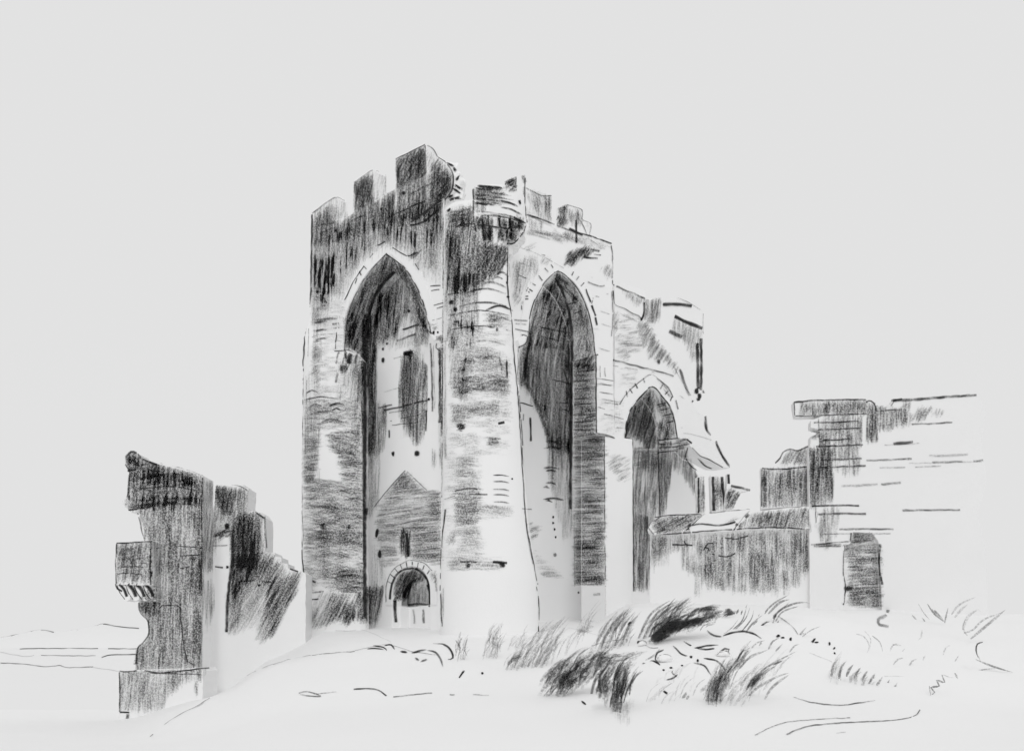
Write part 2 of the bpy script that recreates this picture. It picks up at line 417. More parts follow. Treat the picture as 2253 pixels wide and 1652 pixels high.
# corbels at the arch springings
cb = Part(tower, 'corbel'); Y0 = (PA.pt(762, 785)).y
prism(cb, PA.back(-.4), cr([(738, 773), (752, 771), (770, 773), (768, 790), (758, 802), (747, 822), (737, 800), (738, 773)], 8)[:-1], .55)
cb2 = Part(tower, 'corbel')
prism(cb2, PA.back(-.3), cr([(944, 716), (958, 716), (972, 732), (983, 744), (974, 756), (960, 752), (948, 738), (944, 716)], 8)[:-1], .7)
cb3 = Part(tower, 'corbel')
prism(cb3, PB.back(-.2), cr([(1140, 748), (1152, 738), (1162, 742), (1158, 756), (1146, 766), (1140, 748)], 8)[:-1], .5)
KEEP += [cb, cb2, cb3]
# broken rubble end of the left parapet
rub = Part(tower, 'broken_parapet', STONE_IN)
for u, v, r in ((1000, 372, .28), (1003, 390, .3), (1011, 405, .3), (1006, 422, .32), (1013, 436, .26), (996, 438, .33), (990, 455, .3), (987, 372, .25), (1000, 405, .35), (994, 388, .3)):
    c = PA.back(.4).pt(u-8, v)+Vector((.1, 0, 0))
    b0 = len(rub.v); ic = bmesh.new(); bmesh.ops.create_icosphere(ic, subdivisions=2, radius=r)
    for q in ic.verts: rub.v.append(c+q.co*(1+.5*noise.noise(q.co*5+c)))
    for f in ic.faces: rub.f.append(tuple(b0+q.index for q in f.verts))
    ic.free()
# corbelled bartizan
bz = Part(tower, 'bartizan', label='small drum turret carried on corbels')
YB = 36.2; BR = 68/F*YB; bc = at(1089, HZ, YB)
def zv(v, Y): return CAMZ+(HZ-v)/F*Y
def arc_shell(part, prof, a0, a1, th, N=44):
    b0 = len(part.v); n = len(prof)
    for k in range(N+1):
        a = R(a0+(a1-a0)*k/N); d = Vector((math.sin(a), -math.cos(a), 0))
        for z, r in prof: part.v.append(Vector((bc.x, bc.y, z))+d*r)
        for z, r in prof: part.v.append(Vector((bc.x, bc.y, z))+d*(r-th))
    m = 2*n
    for k in range(N):
        for i in range(n-1):
            a = b0+k*m+i; part.f.append((a, a+m, a+m+1, a+1)); a += n; part.f.append((a, a+1, a+m+1, a+m))
        for i in (0, n-1):
            a = b0+k*m+i; part.f.append((a, a+n, a+n+m, a+m))
    for k in (0, N):
        for i in range(n-1):
            a = b0+k*m+i; part.f.append((a, a+1, a+n+1, a+n))
zT, zB = zv(404, YB-BR), zv(470, YB-BR)
prof = [(zB-.1, BR-.12), (zB, BR), (zB+.35, BR+.02), (zB+.36, BR-.03), (zT-.05, BR-.04), (zT, BR-.06)]
arc_shell(bz, prof, -46, 160, .45)
for k in range(9):
    a = R(-44+k*21); d = Vector((math.sin(a), -math.cos(a), 0)); s = Vector((-d.y, d.x, 0))
    c = Part(tower, 'corbel', parent=bz)
    for i, (dr_, dz) in enumerate(((.0, -.28), (-.26, -.62), (-.52, -.98))):
        cc = Vector((bc.x, bc.y, zB-.1))+d*(BR-.35+dr_)+Vector((0, 0, dz+.08))
        box(c, cc, d*.32, s*(.15-.015*i), Vector((0, 0, .17)))
bf = Part(tower, 'turret_base', parent=bz)
fz = []
for z, r in ((zB-.1, BR-.35), (zB-.6, BR-.75), (zB-1.0, BR-1.05)): fz.append((z, r))
arc_shell(bf, list(reversed(fz)), -60, 170, .3)

# ================================================================== THE RUINED WING
PW_ = PB.back(.35)
wing = Thing('ruined_wing', 'lower ruined wing with small pointed arch and broken right side, joined to the tower', 'ruin', PW_.pt(1400, 1330))
ww = Part(wing, 'wall')
W_out = [(1352, 1345), (1352, 628), (1375, 638), (1400, 650), (1420, 656), (1432, 661), (1438, 655), (1455, 655), (1462, 662), (1485, 654), (1512, 664), (1535, 676), (1547, 688), (1546, 722), (1548, 770), (1544, 800), (1546, 860), (1536, 878), (1522, 884), (1534, 905), (1552, 918), (1556, 950), (1566, 968), (1586, 985), (1598, 1010), (1606, 1030), (1588, 1028), (1560, 1012), (1538, 1003), (1522, 985), (1512, 970), (1490, 966)]+cr([(1488, 960), (1483, 930), (1473, 900), (1455, 873), (1434, 851)], 7)+cr([(1434, 851), (1410, 872), (1388, 900), (1378, 930), (1376, 962)], 7)[1:]+[(1391, 966), (1391, 1345)]
prism(ww, PW_, rough(W_out, 9, .9), 1.15)
rw = Part(wing, 'arch_ring')
ring2(rw, PW_, [(1362, 925), (1368, 890), (1395, 852), (1434, 824)], [(1434, 824), (1470, 850), (1485, 875), (1492, 900)],
      [(1374, 930), (1386, 898), (1408, 870), (1434, 849)], [(1434, 849), (1457, 872), (1475, 899), (1482, 915)], .06)
wi = Part(wing, 'inner_wall', STONE_IN)
prism(wi, PW_.back(2.6), rough([(1330, 1330), (1330, 830), (1440, 850), (1508, 965), (1516, 1002), (1530, 1035), (1545, 1062), (1552, 1130), (1552, 1330)], 8, 1), .7)
# ================================================================== LOW WALL, BLOCK, RIGHT WALL
PL = Plane(at(1425, HZ, 43.2), at(1800, HZ, 41.8)-at(1425, HZ, 43.2))
low = Thing('low_wall', 'low rubble wall with a broken coping between the wing and the tall right wall', 'wall', PL.pt(1600, 1330))
lw = Part(low, 'masonry'); prism(lw, PL, rough([(1430, 1350), (1430, 1168), (1500, 1166), (1620, 1160), (1700, 1150), (1800, 1142), (1800, 1350)], 9, .8), 1.0)
co = Part(low, 'coping'); prism(co, PL.back(-.3), rough([(1424, 1165), (1432, 1150), (1448, 1136), (1500, 1131), (1545, 1131), (1530, 1146), (1512, 1160), (1498, 1174), (1440, 1177)], 8, .8), 1.4)
co = Part(low, 'coping'); prism(co, PL.back(-.22), rough([(1516, 1160), (1552, 1130), (1650, 1122), (1640, 1130), (1618, 1158), (1610, 1168), (1520, 1172)], 8, .8), 1.3)
co = Part(low, 'coping'); prism(co, PL.back(-.26), rough([(1616, 1166), (1622, 1157), (1652, 1128), (1700, 1120), (1800, 1112), (1800, 1160), (1770, 1164)], 8, .8), 1.3)
PR = Plane(at(1775, HZ, 41.6), at(2250, HZ, 40.2)-at(1775, HZ, 41.6))
blk = Thing('stone_block', 'square stepped masonry block above the low wall against the tall right wall', 'wall', PL.pt(1725, 1116))
bk = Part(blk, 'masonry'); prism(bk, PL.back(.2), rough([(1675, 1119), (1674, 1028), (1705, 1026), (1716, 1008), (1722, 999), (1738, 988), (1752, 990), (1779, 979), (1779, 1112)], 9, .7), .7)
rwl = Thing('castle_wall', 'tall broken wall at the right with an overhanging left corner and a doorway', 'wall', PR.pt(1950, 1340))
rm = Part(rwl, 'masonry', STONE_W)
R_out = [(1782, 1350), (1780, 1130), (1778, 990), (1783, 975), (1783, 960), (1800, 955), (1802, 945), (1783, 940), (1784, 925), (1808, 915), (1750, 915), (1745, 884), (1800, 880), (1906, 878), (1912, 876), (1925, 880), (1930, 892), (1960, 890), (1965, 878), (1985, 876), (2060, 872), (2150, 868), (2168, 900), (2160, 980), (2172, 1060), (2150, 1130), (2168, 1200), (2175, 1420), (1941, 1420), (1940, 1330), (1936, 1225), (1932, 1190), (1918, 1172), (1876, 1170), (1871, 1195), (1857, 1200), (1855, 1420), (1782, 1420)]
prism(rm, PR, rough(R_out, 12, .6), .7)
dw = Part(rwl, 'doorway', STONE_IN, label='tall doorway blocked with rubble'); prism(dw, PR.back(.45), [(1845, 1420), (1845, 1160), (1950, 1160), (1950, 1420)], .5)
# stumps standing on the low wall
def post(name, label, poly, Y, th, cat):
    t = Thing(name, label, cat, at(sum(p[0] for p in poly)/len(poly), max(p[1] for p in poly), Y)); p = Part(t, name)
    prism(p, Plane(at(poly[0][0], HZ, Y), Vector((1, 0, 0))), rough(poly, 8, .5), th); return t
st1 = post('broken_pillar', 'short dark pillar stump hard against the broken wing arch', [(1534, 1132), (1532, 1050), (1540, 1044), (1549, 1048), (1551, 1130)], 43.9, .4, 'pillar')
st2 = post('broken_pillar', 'wider square pillar stump with flat top standing on the low wall', [(1566, 1128), (1563, 1046), (1590, 1047), (1597, 1124)], 43.9, .5, 'pillar')
st3 = post('leaning_slab', 'wedge shaped stone slab leaning under a flat lintel on the low wall', [(1592, 1122), (1598, 1072), (1600, 1042), (1606, 1042), (1606, 1068), (1650, 1078), (1630, 1082), (1612, 1119)], 43.7, .4, 'slab')

# ================================================================== LEFT RUIN
lr = Thing('ruined_wall', 'tall dark wall fragment at far left with a small corbelled box bay', 'ruin', at(360, 1565, 38))
PF = Plane(at(300, HZ, 38), Vector((1, 0, 0)))
m1 = Part(lr, 'masonry')
M1 = [(275, 1003), (288, 993), (300, 997), (312, 1009), (345, 1020), (400, 1033), (446, 1046), (447, 1120), (444, 1300), (441, 1478), (297, 1478), (299, 1440), (303, 1422), (318, 1412), (326, 1398), (325, 1362), (309, 1345), (305, 1322), (322, 1300), (330, 1280), (330, 1190), (318, 1186), (314, 1160), (303, 1124), (288, 1127), (270, 1112), (268, 1100), (279, 1095), (283, 1060), (284, 1040), (275, 1022)]
prism(m1, PF, rough(M1, 9, .9), 1.3)
bb = Part(lr, 'box_bay'); prism(bb, PF.back(-.9), rough([(256, 1194), (334, 1189), (336, 1287), (256, 1286)], 12, .5), 1.6)
for k in range(4):
    c = Part(lr, 'corbel', parent=bb); u = 257+k*20
    prism(c, PF.back(-.85+k*.02), cr([(u, 1285), (u+13, 1285), (u+24, 1296), (u+29, 1318), (u+20, 1322), (u+8, 1312), (u-1, 1296), (u, 1285)], 6)[:-1], .9)
bs = Part(lr, 'plinth'); prism(bs, PF.back(-.35), rough([(261, 1476), (300, 1473), (440, 1468), (446, 1476), (444, 1620), (263, 1620)], 12, .7), 1.9)
m3 = Part(lr, 'buttress'); P3 = PF.back(2.6)
prism(m3, P3, rough([(462, 1560), (466, 1150), (475, 1066), (520, 1070), (535, 1066), (536, 1072), (546, 1074), (543, 1128), (558, 1122), (560, 1128), (574, 1127), (583, 1140), (584, 1214), (604, 1216), (606, 1224), (618, 1226), (619, 1238), (632, 1240), (633, 1250), (655, 1254), (672, 1262), (672, 1560)], 8, .9), 1.3)

# ================================================================== STONES
def rock(u, v, ru, rv, Y, label, name='stone', cat='stone', group='loose stones on the bank', seed=0):
    Yg = Y; c = at(u, v, Yg); t = Thing(name, label, cat, (c.x, c.y, c.z-rv/F*Yg), group); p = Part(t, name, EARTH)
    ic = bmesh.new(); bmesh.ops.create_icosphere(ic, subdivisions=3, radius=1)
    for q in ic.verts:
        k = 1+.35*noise.noise(q.co*1.4+Vector((seed*9.1, 0, 0)))
        p.v.append(c+Vector((q.co.x*ru/F*Yg*k, q.co.y*ru/F*Yg*.8*k, q.co.z*rv/F*Yg*k)))
    p.f = [tuple(x.index for x in f.verts) for f in ic.faces]; ic.free(); p.smooth = True
    h = math.pi
    line(t, [(u-ru*.95, v+rv*.3), (u-ru*.6, v-rv*.75), (u, v-rv), (u+ru*.7, v-rv*.7), (u+ru*.95, v+rv*.2)], 2.2, .7, taper=True)
    return t
def gy(u, v):
    d = hit(ground, u, v); return d[0].y if d else 30
ROCKS = [(1413, 1415, 11, 6, 'small round stone in a gap between the darkest bush and the spiky blades below'), (1462, 1448, 18, 9, 'smooth stone ringed by a curled line below the darkest bush'),
         (1592, 1438, 15, 7, 'small stone with a dark chip right of the ringed stone')]

# ================================================================== GRASS
def gmesh(name, label, u, v, cat='grass tuft', group='grass tufts on the bank'):
    Y = gy(u, v)-.05; c = at(u, v, Y); t = Thing(name, label, cat, c, group); p = Part(t, 'foliage', BLADE); p.Y = Y; p.only = True; return p
def blade(p, pts, w, press=.8, dy=None, taper=True, upright=False):
    Y = p.Y+(dy if dy is not None else random.uniform(-.35, .35)); P = cr(pts, 6); n = len(P); prev = None; s = random.random()*99
    for i in range(n):
        a, b = Vector(P[max(i-1, 0)]), Vector(P[min(i+1, n-1)]); d = (b-a)
        if d.length < 1e-6: continue
        d.normalize(); t = i/max(1, n-1); k = math.sin(math.pi*min(1, .12+t*.95))**.6 if taper else 1
        x = w*k*.5*(1+.25*noise.noise(Vector((i*.3, s, 0)))); lean = .12*math.sin(t*2+s)
        e0, e1 = at(P[i][0]-d.y*x, P[i][1]+d.x*x, Y+lean), at(P[i][0]+d.y*x, P[i][1]-d.x*x, Y+lean+.03)
        pr = press*(.6+.4*k)*(1+.35*noise.noise(Vector((i*.2, s, 4)))); pr = max(0.05, min(.97, pr))
        if prev: b0 = len(p.sv); p.sv += [prev[0], prev[1], e1, e0]; p.sf.append((b0, b0+1, b0+2, b0+3)); p.sp += [prev[2], prev[2], pr, pr]
        prev = (e0, e1, pr)
def sheaf(p, poly, ang, L, w, press, n, bend=8, spread=7, fan=0):
    """a mass of blades filling a patch, roots low, tips up"""
    x0, x1 = min(q[0] for q in poly), max(q[0] for q in poly); y0, y1 = min(q[1] for q in poly), max(q[1] for q in poly)
    w *= 1.45; press *= .62; n = int(n*.95); spread *= .9
    for _ in range(n):
        sharp = _ % 5 == 4
        for _t in range(50):
            cx, cy = random.uniform(x0, x1), random.uniform(y0, y1)
            if inside(poly, cx, cy): break
        a = R(ang+random.gauss(0, spread)+fan*((cx-x0)/(x1-x0+1)-.5)); l = L*random.uniform(.6, 1.3); dx, dy = math.cos(a), -math.sin(a); bd = bend*random.uniform(.4, 1.4)
        pts = [(cx-dx*l/2, cy-dy*l/2), (cx-bd*.5*dy*-1*0-bd*.6, cy-bd*.35), (cx+dx*l/2, cy+dy*l/2)]
        blade(p, pts, w*random.uniform(.6, 1.4)*(.5 if sharp else 1), min(.9, press*random.uniform(.6, 1.25)*(1.7 if sharp else 1)))
# ================================================================== DRAWN LINES AND SHADE ON THE TOWER
T = tower
# left wall: shade drawn in dark strokes, heavy at the top, fading down
topA = [(686, 505), (700, 464), (737, 436), (739, 490), (778, 470), (780, 402), (820, 376), (821, 444), (870, 418), (870, 352), (935, 320), (937, 385), (963, 350), (992, 385), (990, 425), (975, 445), (972, 478), (840, 505), (760, 528), (688, 548)]
hatch(T, topA, 88, .5, 3.1, 3.4, 46, var=.35, soft=7)
hatch(T, [(688, 520), (840, 470), (972, 420), (973, 560), (900, 560), (850, 530), (790, 570), (745, 640), (690, 660)], 87, .16, 2.0, 3.4, 60, var=.5, soft=8)
hatch(T, [(688, 520), (972, 440), (974, 610), (930, 585), (880, 548), (850, 538), (800, 570), (765, 625), (745, 660), (735, 640), (715, 700), (688, 690)], 88, .36, 2.4, 3.2, 60, fade=(800, 430, 790, 860), soft=8)
hatch(T, [(686, 560), (735, 560), (732, 660), (708, 690), (686, 720)], 88, .2, 1.8, 3.2, 55)
hatch(T, [(870, 352), (935, 320), (937, 385), (870, 415)], 60, .6, 1.8, 3, 30); hatch(T, [(780, 402), (820, 376), (820, 444), (805, 455), (780, 465)], 80, .6, 1.8, 3, 30)
hatch(T, [(945, 372), (963, 350), (992, 385), (990, 420), (975, 440), (945, 450)], 50, .62, 1.6, 3.4, 30)
hatch(T, [(937, 322), (962, 345), (958, 360), (940, 380)], 70, .22, 1.2, 2.6, 24); hatch(T, rect(822, 380, 848, 435), 75, .3, 1.3, 2.6, 26, fade=(850, 380, 820, 440)); hatch(T, rect(738, 438, 760, 480), 80, .28, 1.2, 2.6, 22)
line(T, [(686, 500), (735, 490)], 3, .3)
line(T, [(702, 515), (790, 478), (870, 445), (935, 410), (970, 395)], 4, .45, broken=.45)
line(T, [(860, 475), (905, 455), (935, 442)], 4, .6); line(T, [(903, 482), (930, 470), (968, 440)], 5, .85); line(T, [(901, 496), (928, 490), (965, 460)], 5, .85); line(T, [(903, 489), (925, 478)], 4, .6)
line(T, [(851, 500), (852, 518)], 4, .9); dab(T, 888, 425, 9, 8); dab(T, 838, 460, 7, 8, .7); dab(T, 738, 507, 10, 8, .6)
line(T, [(828, 541), (849, 530)], 3, .8, taper=True); line(T, [(863, 545), (895, 563), (912, 556)], 3, .85); hatch(T, [(897, 560), (928, 545), (915, 565), (900, 572)], 30, .6, 1.5, 3, 20)
line(T, [(912, 580), (921, 594)], 3, .7)
for a, b in (((813, 568), (820, 558)), ((799, 585), (805, 592)), ((790, 597), (794, 606)), ((785, 612), (781, 624))): line(T, [a, b], 2.2, .8)
line(T, [(800, 586), (780, 615), (765, 645), (757, 660)], 2.2, .85); line(T, [(752, 680), (742, 720), (735, 770)], 2, .65, broken=.4)
line(T, [(740, 735), (737, 768)], 2.2, .75)
line(T, [(946, 630), (968, 628)], 3, .6); line(T, [(948, 640), (966, 637)], 3, .6); line(T, [(953, 672), (975, 666)], 2.5, .7); line(T, [(960, 679), (976, 674)], 2.5, .7); line(T, [(950, 705), (972, 699)], 2, .5)
line(T, [(850, 560), (890, 590), (919, 638), (937, 690), (948, 735)], 3, .85); line(T, [(850, 558), (810, 602), (781, 650), (764, 700), (757, 770)], 2.6, .6)
line(T, [(976, 470), (976, 600), (975, 800)], 3, .4, curve=False, broken=.4)
# light left wall brick traces
for y, x0, x1 in ((672, 703, 722), (702, 692, 742), (708, 690, 720), (726, 690, 718), (745, 692, 720), (751, 688, 706)): line(T, [(x0, y+3), ((x0+x1)/2, y), (x1, y-1)], 5, .55, taper=True)
line(T, [(730, 713), (745, 711)], 5, .6); line(T, [(733, 722), (746, 721)], 4, .55)
hatch(T, rect(688, 690, 705, 800), 88, .2, 1.2, 3, 50)
# jamb of the left arch
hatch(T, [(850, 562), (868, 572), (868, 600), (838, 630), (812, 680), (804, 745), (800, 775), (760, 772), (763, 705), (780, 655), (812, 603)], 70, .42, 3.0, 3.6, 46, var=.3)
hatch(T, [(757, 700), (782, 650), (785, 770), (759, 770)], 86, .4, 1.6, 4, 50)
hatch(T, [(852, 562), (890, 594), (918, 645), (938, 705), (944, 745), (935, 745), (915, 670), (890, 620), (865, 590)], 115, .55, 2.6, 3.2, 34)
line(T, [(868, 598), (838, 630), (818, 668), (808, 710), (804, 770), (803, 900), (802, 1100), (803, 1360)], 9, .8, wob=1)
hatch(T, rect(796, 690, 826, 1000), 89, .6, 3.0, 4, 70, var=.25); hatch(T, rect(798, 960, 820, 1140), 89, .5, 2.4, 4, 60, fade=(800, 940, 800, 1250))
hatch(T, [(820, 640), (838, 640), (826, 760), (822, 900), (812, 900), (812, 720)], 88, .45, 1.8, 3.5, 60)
# recessed wall
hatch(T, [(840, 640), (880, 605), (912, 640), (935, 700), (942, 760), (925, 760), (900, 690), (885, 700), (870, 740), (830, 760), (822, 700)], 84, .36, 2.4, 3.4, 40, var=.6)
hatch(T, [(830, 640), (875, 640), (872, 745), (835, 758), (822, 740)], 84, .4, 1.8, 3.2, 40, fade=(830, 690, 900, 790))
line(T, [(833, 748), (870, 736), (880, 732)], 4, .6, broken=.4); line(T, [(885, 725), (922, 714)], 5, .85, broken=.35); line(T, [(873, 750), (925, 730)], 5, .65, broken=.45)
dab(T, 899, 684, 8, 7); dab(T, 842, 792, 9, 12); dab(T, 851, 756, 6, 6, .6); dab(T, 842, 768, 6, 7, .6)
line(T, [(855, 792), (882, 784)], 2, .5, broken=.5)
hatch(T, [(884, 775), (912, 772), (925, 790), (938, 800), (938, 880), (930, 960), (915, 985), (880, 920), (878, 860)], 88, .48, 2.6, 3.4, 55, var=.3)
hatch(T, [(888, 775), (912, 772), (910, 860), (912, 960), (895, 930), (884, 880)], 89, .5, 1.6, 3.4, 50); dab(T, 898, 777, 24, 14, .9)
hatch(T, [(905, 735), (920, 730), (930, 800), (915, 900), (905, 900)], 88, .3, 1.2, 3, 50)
line(T, [(946, 755), (949, 800), (951, 905)], 5, .6); line(T, [(966, 765), (968, 830), (967, 930)], 7, .65); line(T, [(972, 765), (972, 870), (970, 960)], 5, .5); line(T, [(953, 760), (956, 900)], 2, .4)
line(T, [(844, 902), (880, 895), (944, 879)], 4, .85); line(T, [(832, 897), (862, 890)], 3, .75); line(T, [(855, 908), (890, 902)], 2.5, .6); line(T, [(858, 926), (925, 911)], 2.5, .6, broken=.35); line(T, [(862, 935), (915, 930)], 2.5, .6); line(T, [(845, 862), (877, 853)], 2, .4)
line(T, [(854, 902), (855, 930), (856, 970)], 4, .9, broken=.5); line(T, [(938, 880), (936, 955)], 4, .8, broken=.45); dab(T, 943, 878, 6, 6)
hatch(T, [(826, 880), (850, 890), (846, 985), (826, 1010), (815, 1000)], 88, .4, 2.0, 3.2, 50)
dab(T, 864, 998, 7, 12); dab(T, 917, 997, 14, 13, .8)
hatch(T, [(822, 980), (836, 985), (830, 1120), (818, 1130)], 88, .25, 1.3, 3, 55); hatch(T, rect(950, 990, 972, 1030), 88, .3, 1.2, 3, 50)
gab = [(891, 1035), (905, 1048), (935, 1078), (972, 1085), (972, 1240), (948, 1240), (925, 1233), (900, 1228), (898, 1165), (880, 1165), (878, 1230), (852, 1250), (835, 1240), (825, 1150), (835, 1110), (862, 1068)]
hatch(T, gab, 6, .30, 2.4, 3.2, 40, var=.6); hatch(T, [(891, 1036), (930, 1078), (905, 1092), (870, 1088), (860, 1072)], 50, .35, 2, 3.2, 30)
hatch(T, [(900, 1150), (972, 1130), (970, 1225), (905, 1226)], 5, .28, 1.6, 3.2, 36); line(T, [(891, 1035), (862, 1066), (822, 1115)], 3, .6); line(T, [(895, 1037), (938, 1078)], 2.4, .5)
line(T, [(862, 1157), (905, 1147), (935, 1144)], 2.5, .6); hatch(T, rect(940, 1080, 972, 1135), 3, .3, 1.6, 4, 24)
for u, v in ((829, 1172), (834, 1218), (805, 1125)): dab(T, u, v, 10, 19, .8)
hatch(T, [(881, 1165), (890, 1160), (901, 1168), (901, 1222), (896, 1226), (882, 1222)], 88, .75, 3, 4, 30); line(T, [(893, 1172), (896, 1195), (897, 1224)], 6, .85)
hatch(T, [(815, 1180), (850, 1250), (845, 1300), (815, 1330)], 89, .2, 1.3, 3, 50)
hatch(T, [(808, 1290), (842, 1290), (838, 1350), (822, 1378), (806, 1370)], 82, .5, 2.8, 3.6, 45); hatch(T, rect(804, 1290, 816, 1372), 89, .5, 2, 4, 40)
# doorway
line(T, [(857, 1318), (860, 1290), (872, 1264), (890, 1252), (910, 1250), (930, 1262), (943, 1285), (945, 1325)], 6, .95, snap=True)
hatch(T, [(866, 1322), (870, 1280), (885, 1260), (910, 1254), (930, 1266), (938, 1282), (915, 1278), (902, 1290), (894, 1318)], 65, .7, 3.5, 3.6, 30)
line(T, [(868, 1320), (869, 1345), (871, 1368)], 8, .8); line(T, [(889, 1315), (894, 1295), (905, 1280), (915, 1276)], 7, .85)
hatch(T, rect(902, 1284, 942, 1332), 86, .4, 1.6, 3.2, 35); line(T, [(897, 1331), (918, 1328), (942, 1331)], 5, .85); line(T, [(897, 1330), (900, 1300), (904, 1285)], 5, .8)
line(T, [(940, 1285), (946, 1310), (944, 1335)], 5, .85); line(T, [(909, 1340), (911, 1372)], 5, .5); line(T, [(930, 1340), (932, 1370)], 6, .5); line(T, [(956, 1262), (960, 1300)], 5, .4)
line(T, [(848, 1325), (850, 1285), (862, 1256), (885, 1238), (908, 1232), (935, 1240), (950, 1255)], 2.4, .6)
for a, b in (((857, 1262), (866, 1270)), ((868, 1250), (875, 1258)), ((880, 1241), (884, 1252)), ((893, 1236), (895, 1249)), ((907, 1235), (907, 1248)), ((920, 1237), (918, 1249)), ((933, 1243), (929, 1253)), ((945, 1254), (939, 1262)), ((852, 1278), (861, 1283))): line(T, [a, b], 2.4, .65)
hatch(T, [(940, 1250), (958, 1258), (960, 1285), (950, 1280)], 60, .4, 1.5, 3, 20)
# corbels
for u in (742, 757, 770, 784): line(T, [(u+4, 774), (u, 785), (u-3, 800)], 5 if u != 770 else 11, .8 if u == 770 else .5)
hatch(T, [(746, 800), (768, 802), (762, 815), (748, 820)], 85, .8, 2.6, 4, 14); hatch(T, rect(760, 776, 772, 800), 100, .9, 3, 5, 20); line(T, [(742, 820), (738, 842)], 6, .6); line(T, [(735, 772), (770, 771)], 3, .6, broken=.3)
hatch(T, [(944, 712), (960, 716), (962, 725), (950, 724)], 30, .8, 2, 4, 14); dab(T, 953, 731, 7, 7); dab(T, 963, 731, 6, 6); hatch(T, [(956, 742), (974, 738), (981, 748), (968, 755)], 20, .85, 2.4, 4, 18); line(T, [(936, 715), (942, 728), (955, 736)], 3, .7); line(T, [(960, 755), (959, 765), (966, 772)], 3, .7)
# round pier
hatch(T, rect(684, 760, 704, 850), 20, .3, 1.8, 3.4, 22, bow=-6)
line(T, [(686, 742), (702, 737), (740, 733)], 3, .3, broken=.4)
for y, x0, x1, pp in ((862, 672, 700, .6), (876, 668, 742, .6), (892, 680, 708, .5), (890, 722, 760, .75), (901, 728, 750, .7), (906, 690, 735, .4), (925, 705, 752, .6), (930, 695, 770, .45)): line(T, [(x0, y+4), ((x0+x1)/2, y-3), (x1, y+2)], 4, pp, taper=True)
hatch(T, [(668, 880), (795, 880), (796, 945), (770, 938), (700, 948), (668, 960)], 0, .3, 2.0, 3.6, 40, bow=9, var=.9)
hatch(T, [(665, 955), (708, 955), (700, 1010), (692, 1055), (665, 1062)], 5, .45, 2.2, 3.4, 26, var=.5); hatch(T, [(715, 955), (795, 940), (798, 1060), (750, 1055), (742, 1000), (725, 985)], -8, .4, 2.4, 3.4, 36, bow=7, var=.6)
hatch(T, rect(666, 1058, 800, 1200), -2, .38, 2.6, 3.6, 44, bow=9, var=.8, cell=30); hatch(T, rect(700, 1170, 802, 1205), -6, .36, 1.6, 3.6, 40, bow=6)
hatch(T, rect(668, 1200, 803, 1300), -2, .34, 2.2, 3.6, 44, bow=9, var=.9, cell=30); hatch(T, [(735, 1255), (803, 1250), (804, 1300), (740, 1300)], 0, .4, 2, 3.6, 40, bow=5)
hatch(T, [(704, 1305), (806, 1300), (806, 1378), (780, 1360), (765, 1378), (740, 1365), (690, 1385), (670, 1370)], 65, .38, 2.4, 3.6, 45, var=.8); hatch(T, [(755, 1330), (778, 1320), (782, 1365), (755, 1372)], 80, .7, 2, 4, 35); hatch(T, rect(786, 1300, 806, 1368), 88, .4, 2, 3.6, 40)
hatch(T, rect(668, 820, 702, 1060), 89, .2, 1.3, 3, 60); hatch(T, rect(740, 800, 798, 880), 86, .28, 1.5, 3.2, 46, var=.9); hatch(T, rect(775, 760, 800, 960), 88, .3, 1.5, 3.4, 55)
hatch(T, rect(712, 1170, 725, 1290), 89, .2, 1.2, 3, 60)
dab(T, 710, 1157, 13, 16, .5); dab(T, 768, 1158, 8, 12, .6); line(T, [(686, 1278), (694, 1281)], 4, .8); line(T, [(668, 1306), (690, 1303), (725, 1300), (800, 1304)], 3, .55, broken=.3)
line(T, [(655, 1320), (700, 1317)], 3, .7); line(T, [(666, 1262), (664, 1290), (656, 1322), (640, 1352), (630, 1390), (621, 1424)], 3.4, .9)
line(T, [(686, 472), (684, 560), (683, 640), (679, 680), (671, 705), (669, 760), (665, 830), (663, 920), (661, 1040), (661, 1150), (664, 1215), (668, 1262)], 4.2, .85)
line(T, [(680, 700), (676, 800), (673, 900), (672, 1000)], 2.2, .5, broken=.35); line(T, [(662, 1040), (664, 1120), (668, 1190)], 2.2, .6)
line(T, [(798, 1080), (799, 1200), (800, 1310)], 3, .5)
line(T, [(658, 1300), (650, 1340), (636, 1370)], 2, .4)
# corner shaft
hatch(T, [(982, 466), (1010, 455), (1040, 452), (1044, 500), (1056, 536), (1112, 540), (1118, 570), (1095, 610), (1060, 635), (1040, 650), (985, 640), (978, 560)], 84, .42, 3.0, 3.6, 55, var=.35)
hatch(T, rect(978, 600, 1052, 800), 87, .3, 2.4, 3.6, 60, fade=(1000, 560, 1008, 850))
hatch(T, [(984, 468), (1040, 455), (1042, 505), (990, 500)], 20, .5, 2.2, 3.6, 34, bow=6); hatch(T, [(1055, 532), (1115, 540), (1117, 565), (1092, 605), (1060, 620)], 60, .55, 2, 3.8, 36)
hatch(T, [(1012, 560), (1050, 560), (1050, 720), (1030, 870), (1005, 850), (1008, 600)], 88, .24, 2.2, 3.8, 60, var=.25, fade=(1020, 500, 1020, 900)); hatch(T, [(980, 500), (1010, 510), (1010, 640), (1000, 760), (984, 690)], 88, .4, 2, 3.6, 55, fade=(990, 500, 990, 860))
hatch(T, [(985, 700), (1040, 700), (1040, 830), (990, 850)], 86, .25, 1.5, 3.4, 40, var=.8)
line(T, [(975, 480), (974, 650), (973, 800), (972, 1000), (971, 1110)], 3, .5, broken=.25); line(T, [(980, 1120), (973, 1180), (969, 1280), (972, 1378)], 4, .75)
hatch(T, rect(966, 760, 980, 1010), 89, .45, 1.8, 4, 60); hatch(T, rect(968, 1290, 976, 1370), 89, .3, 1.4, 3, 50)
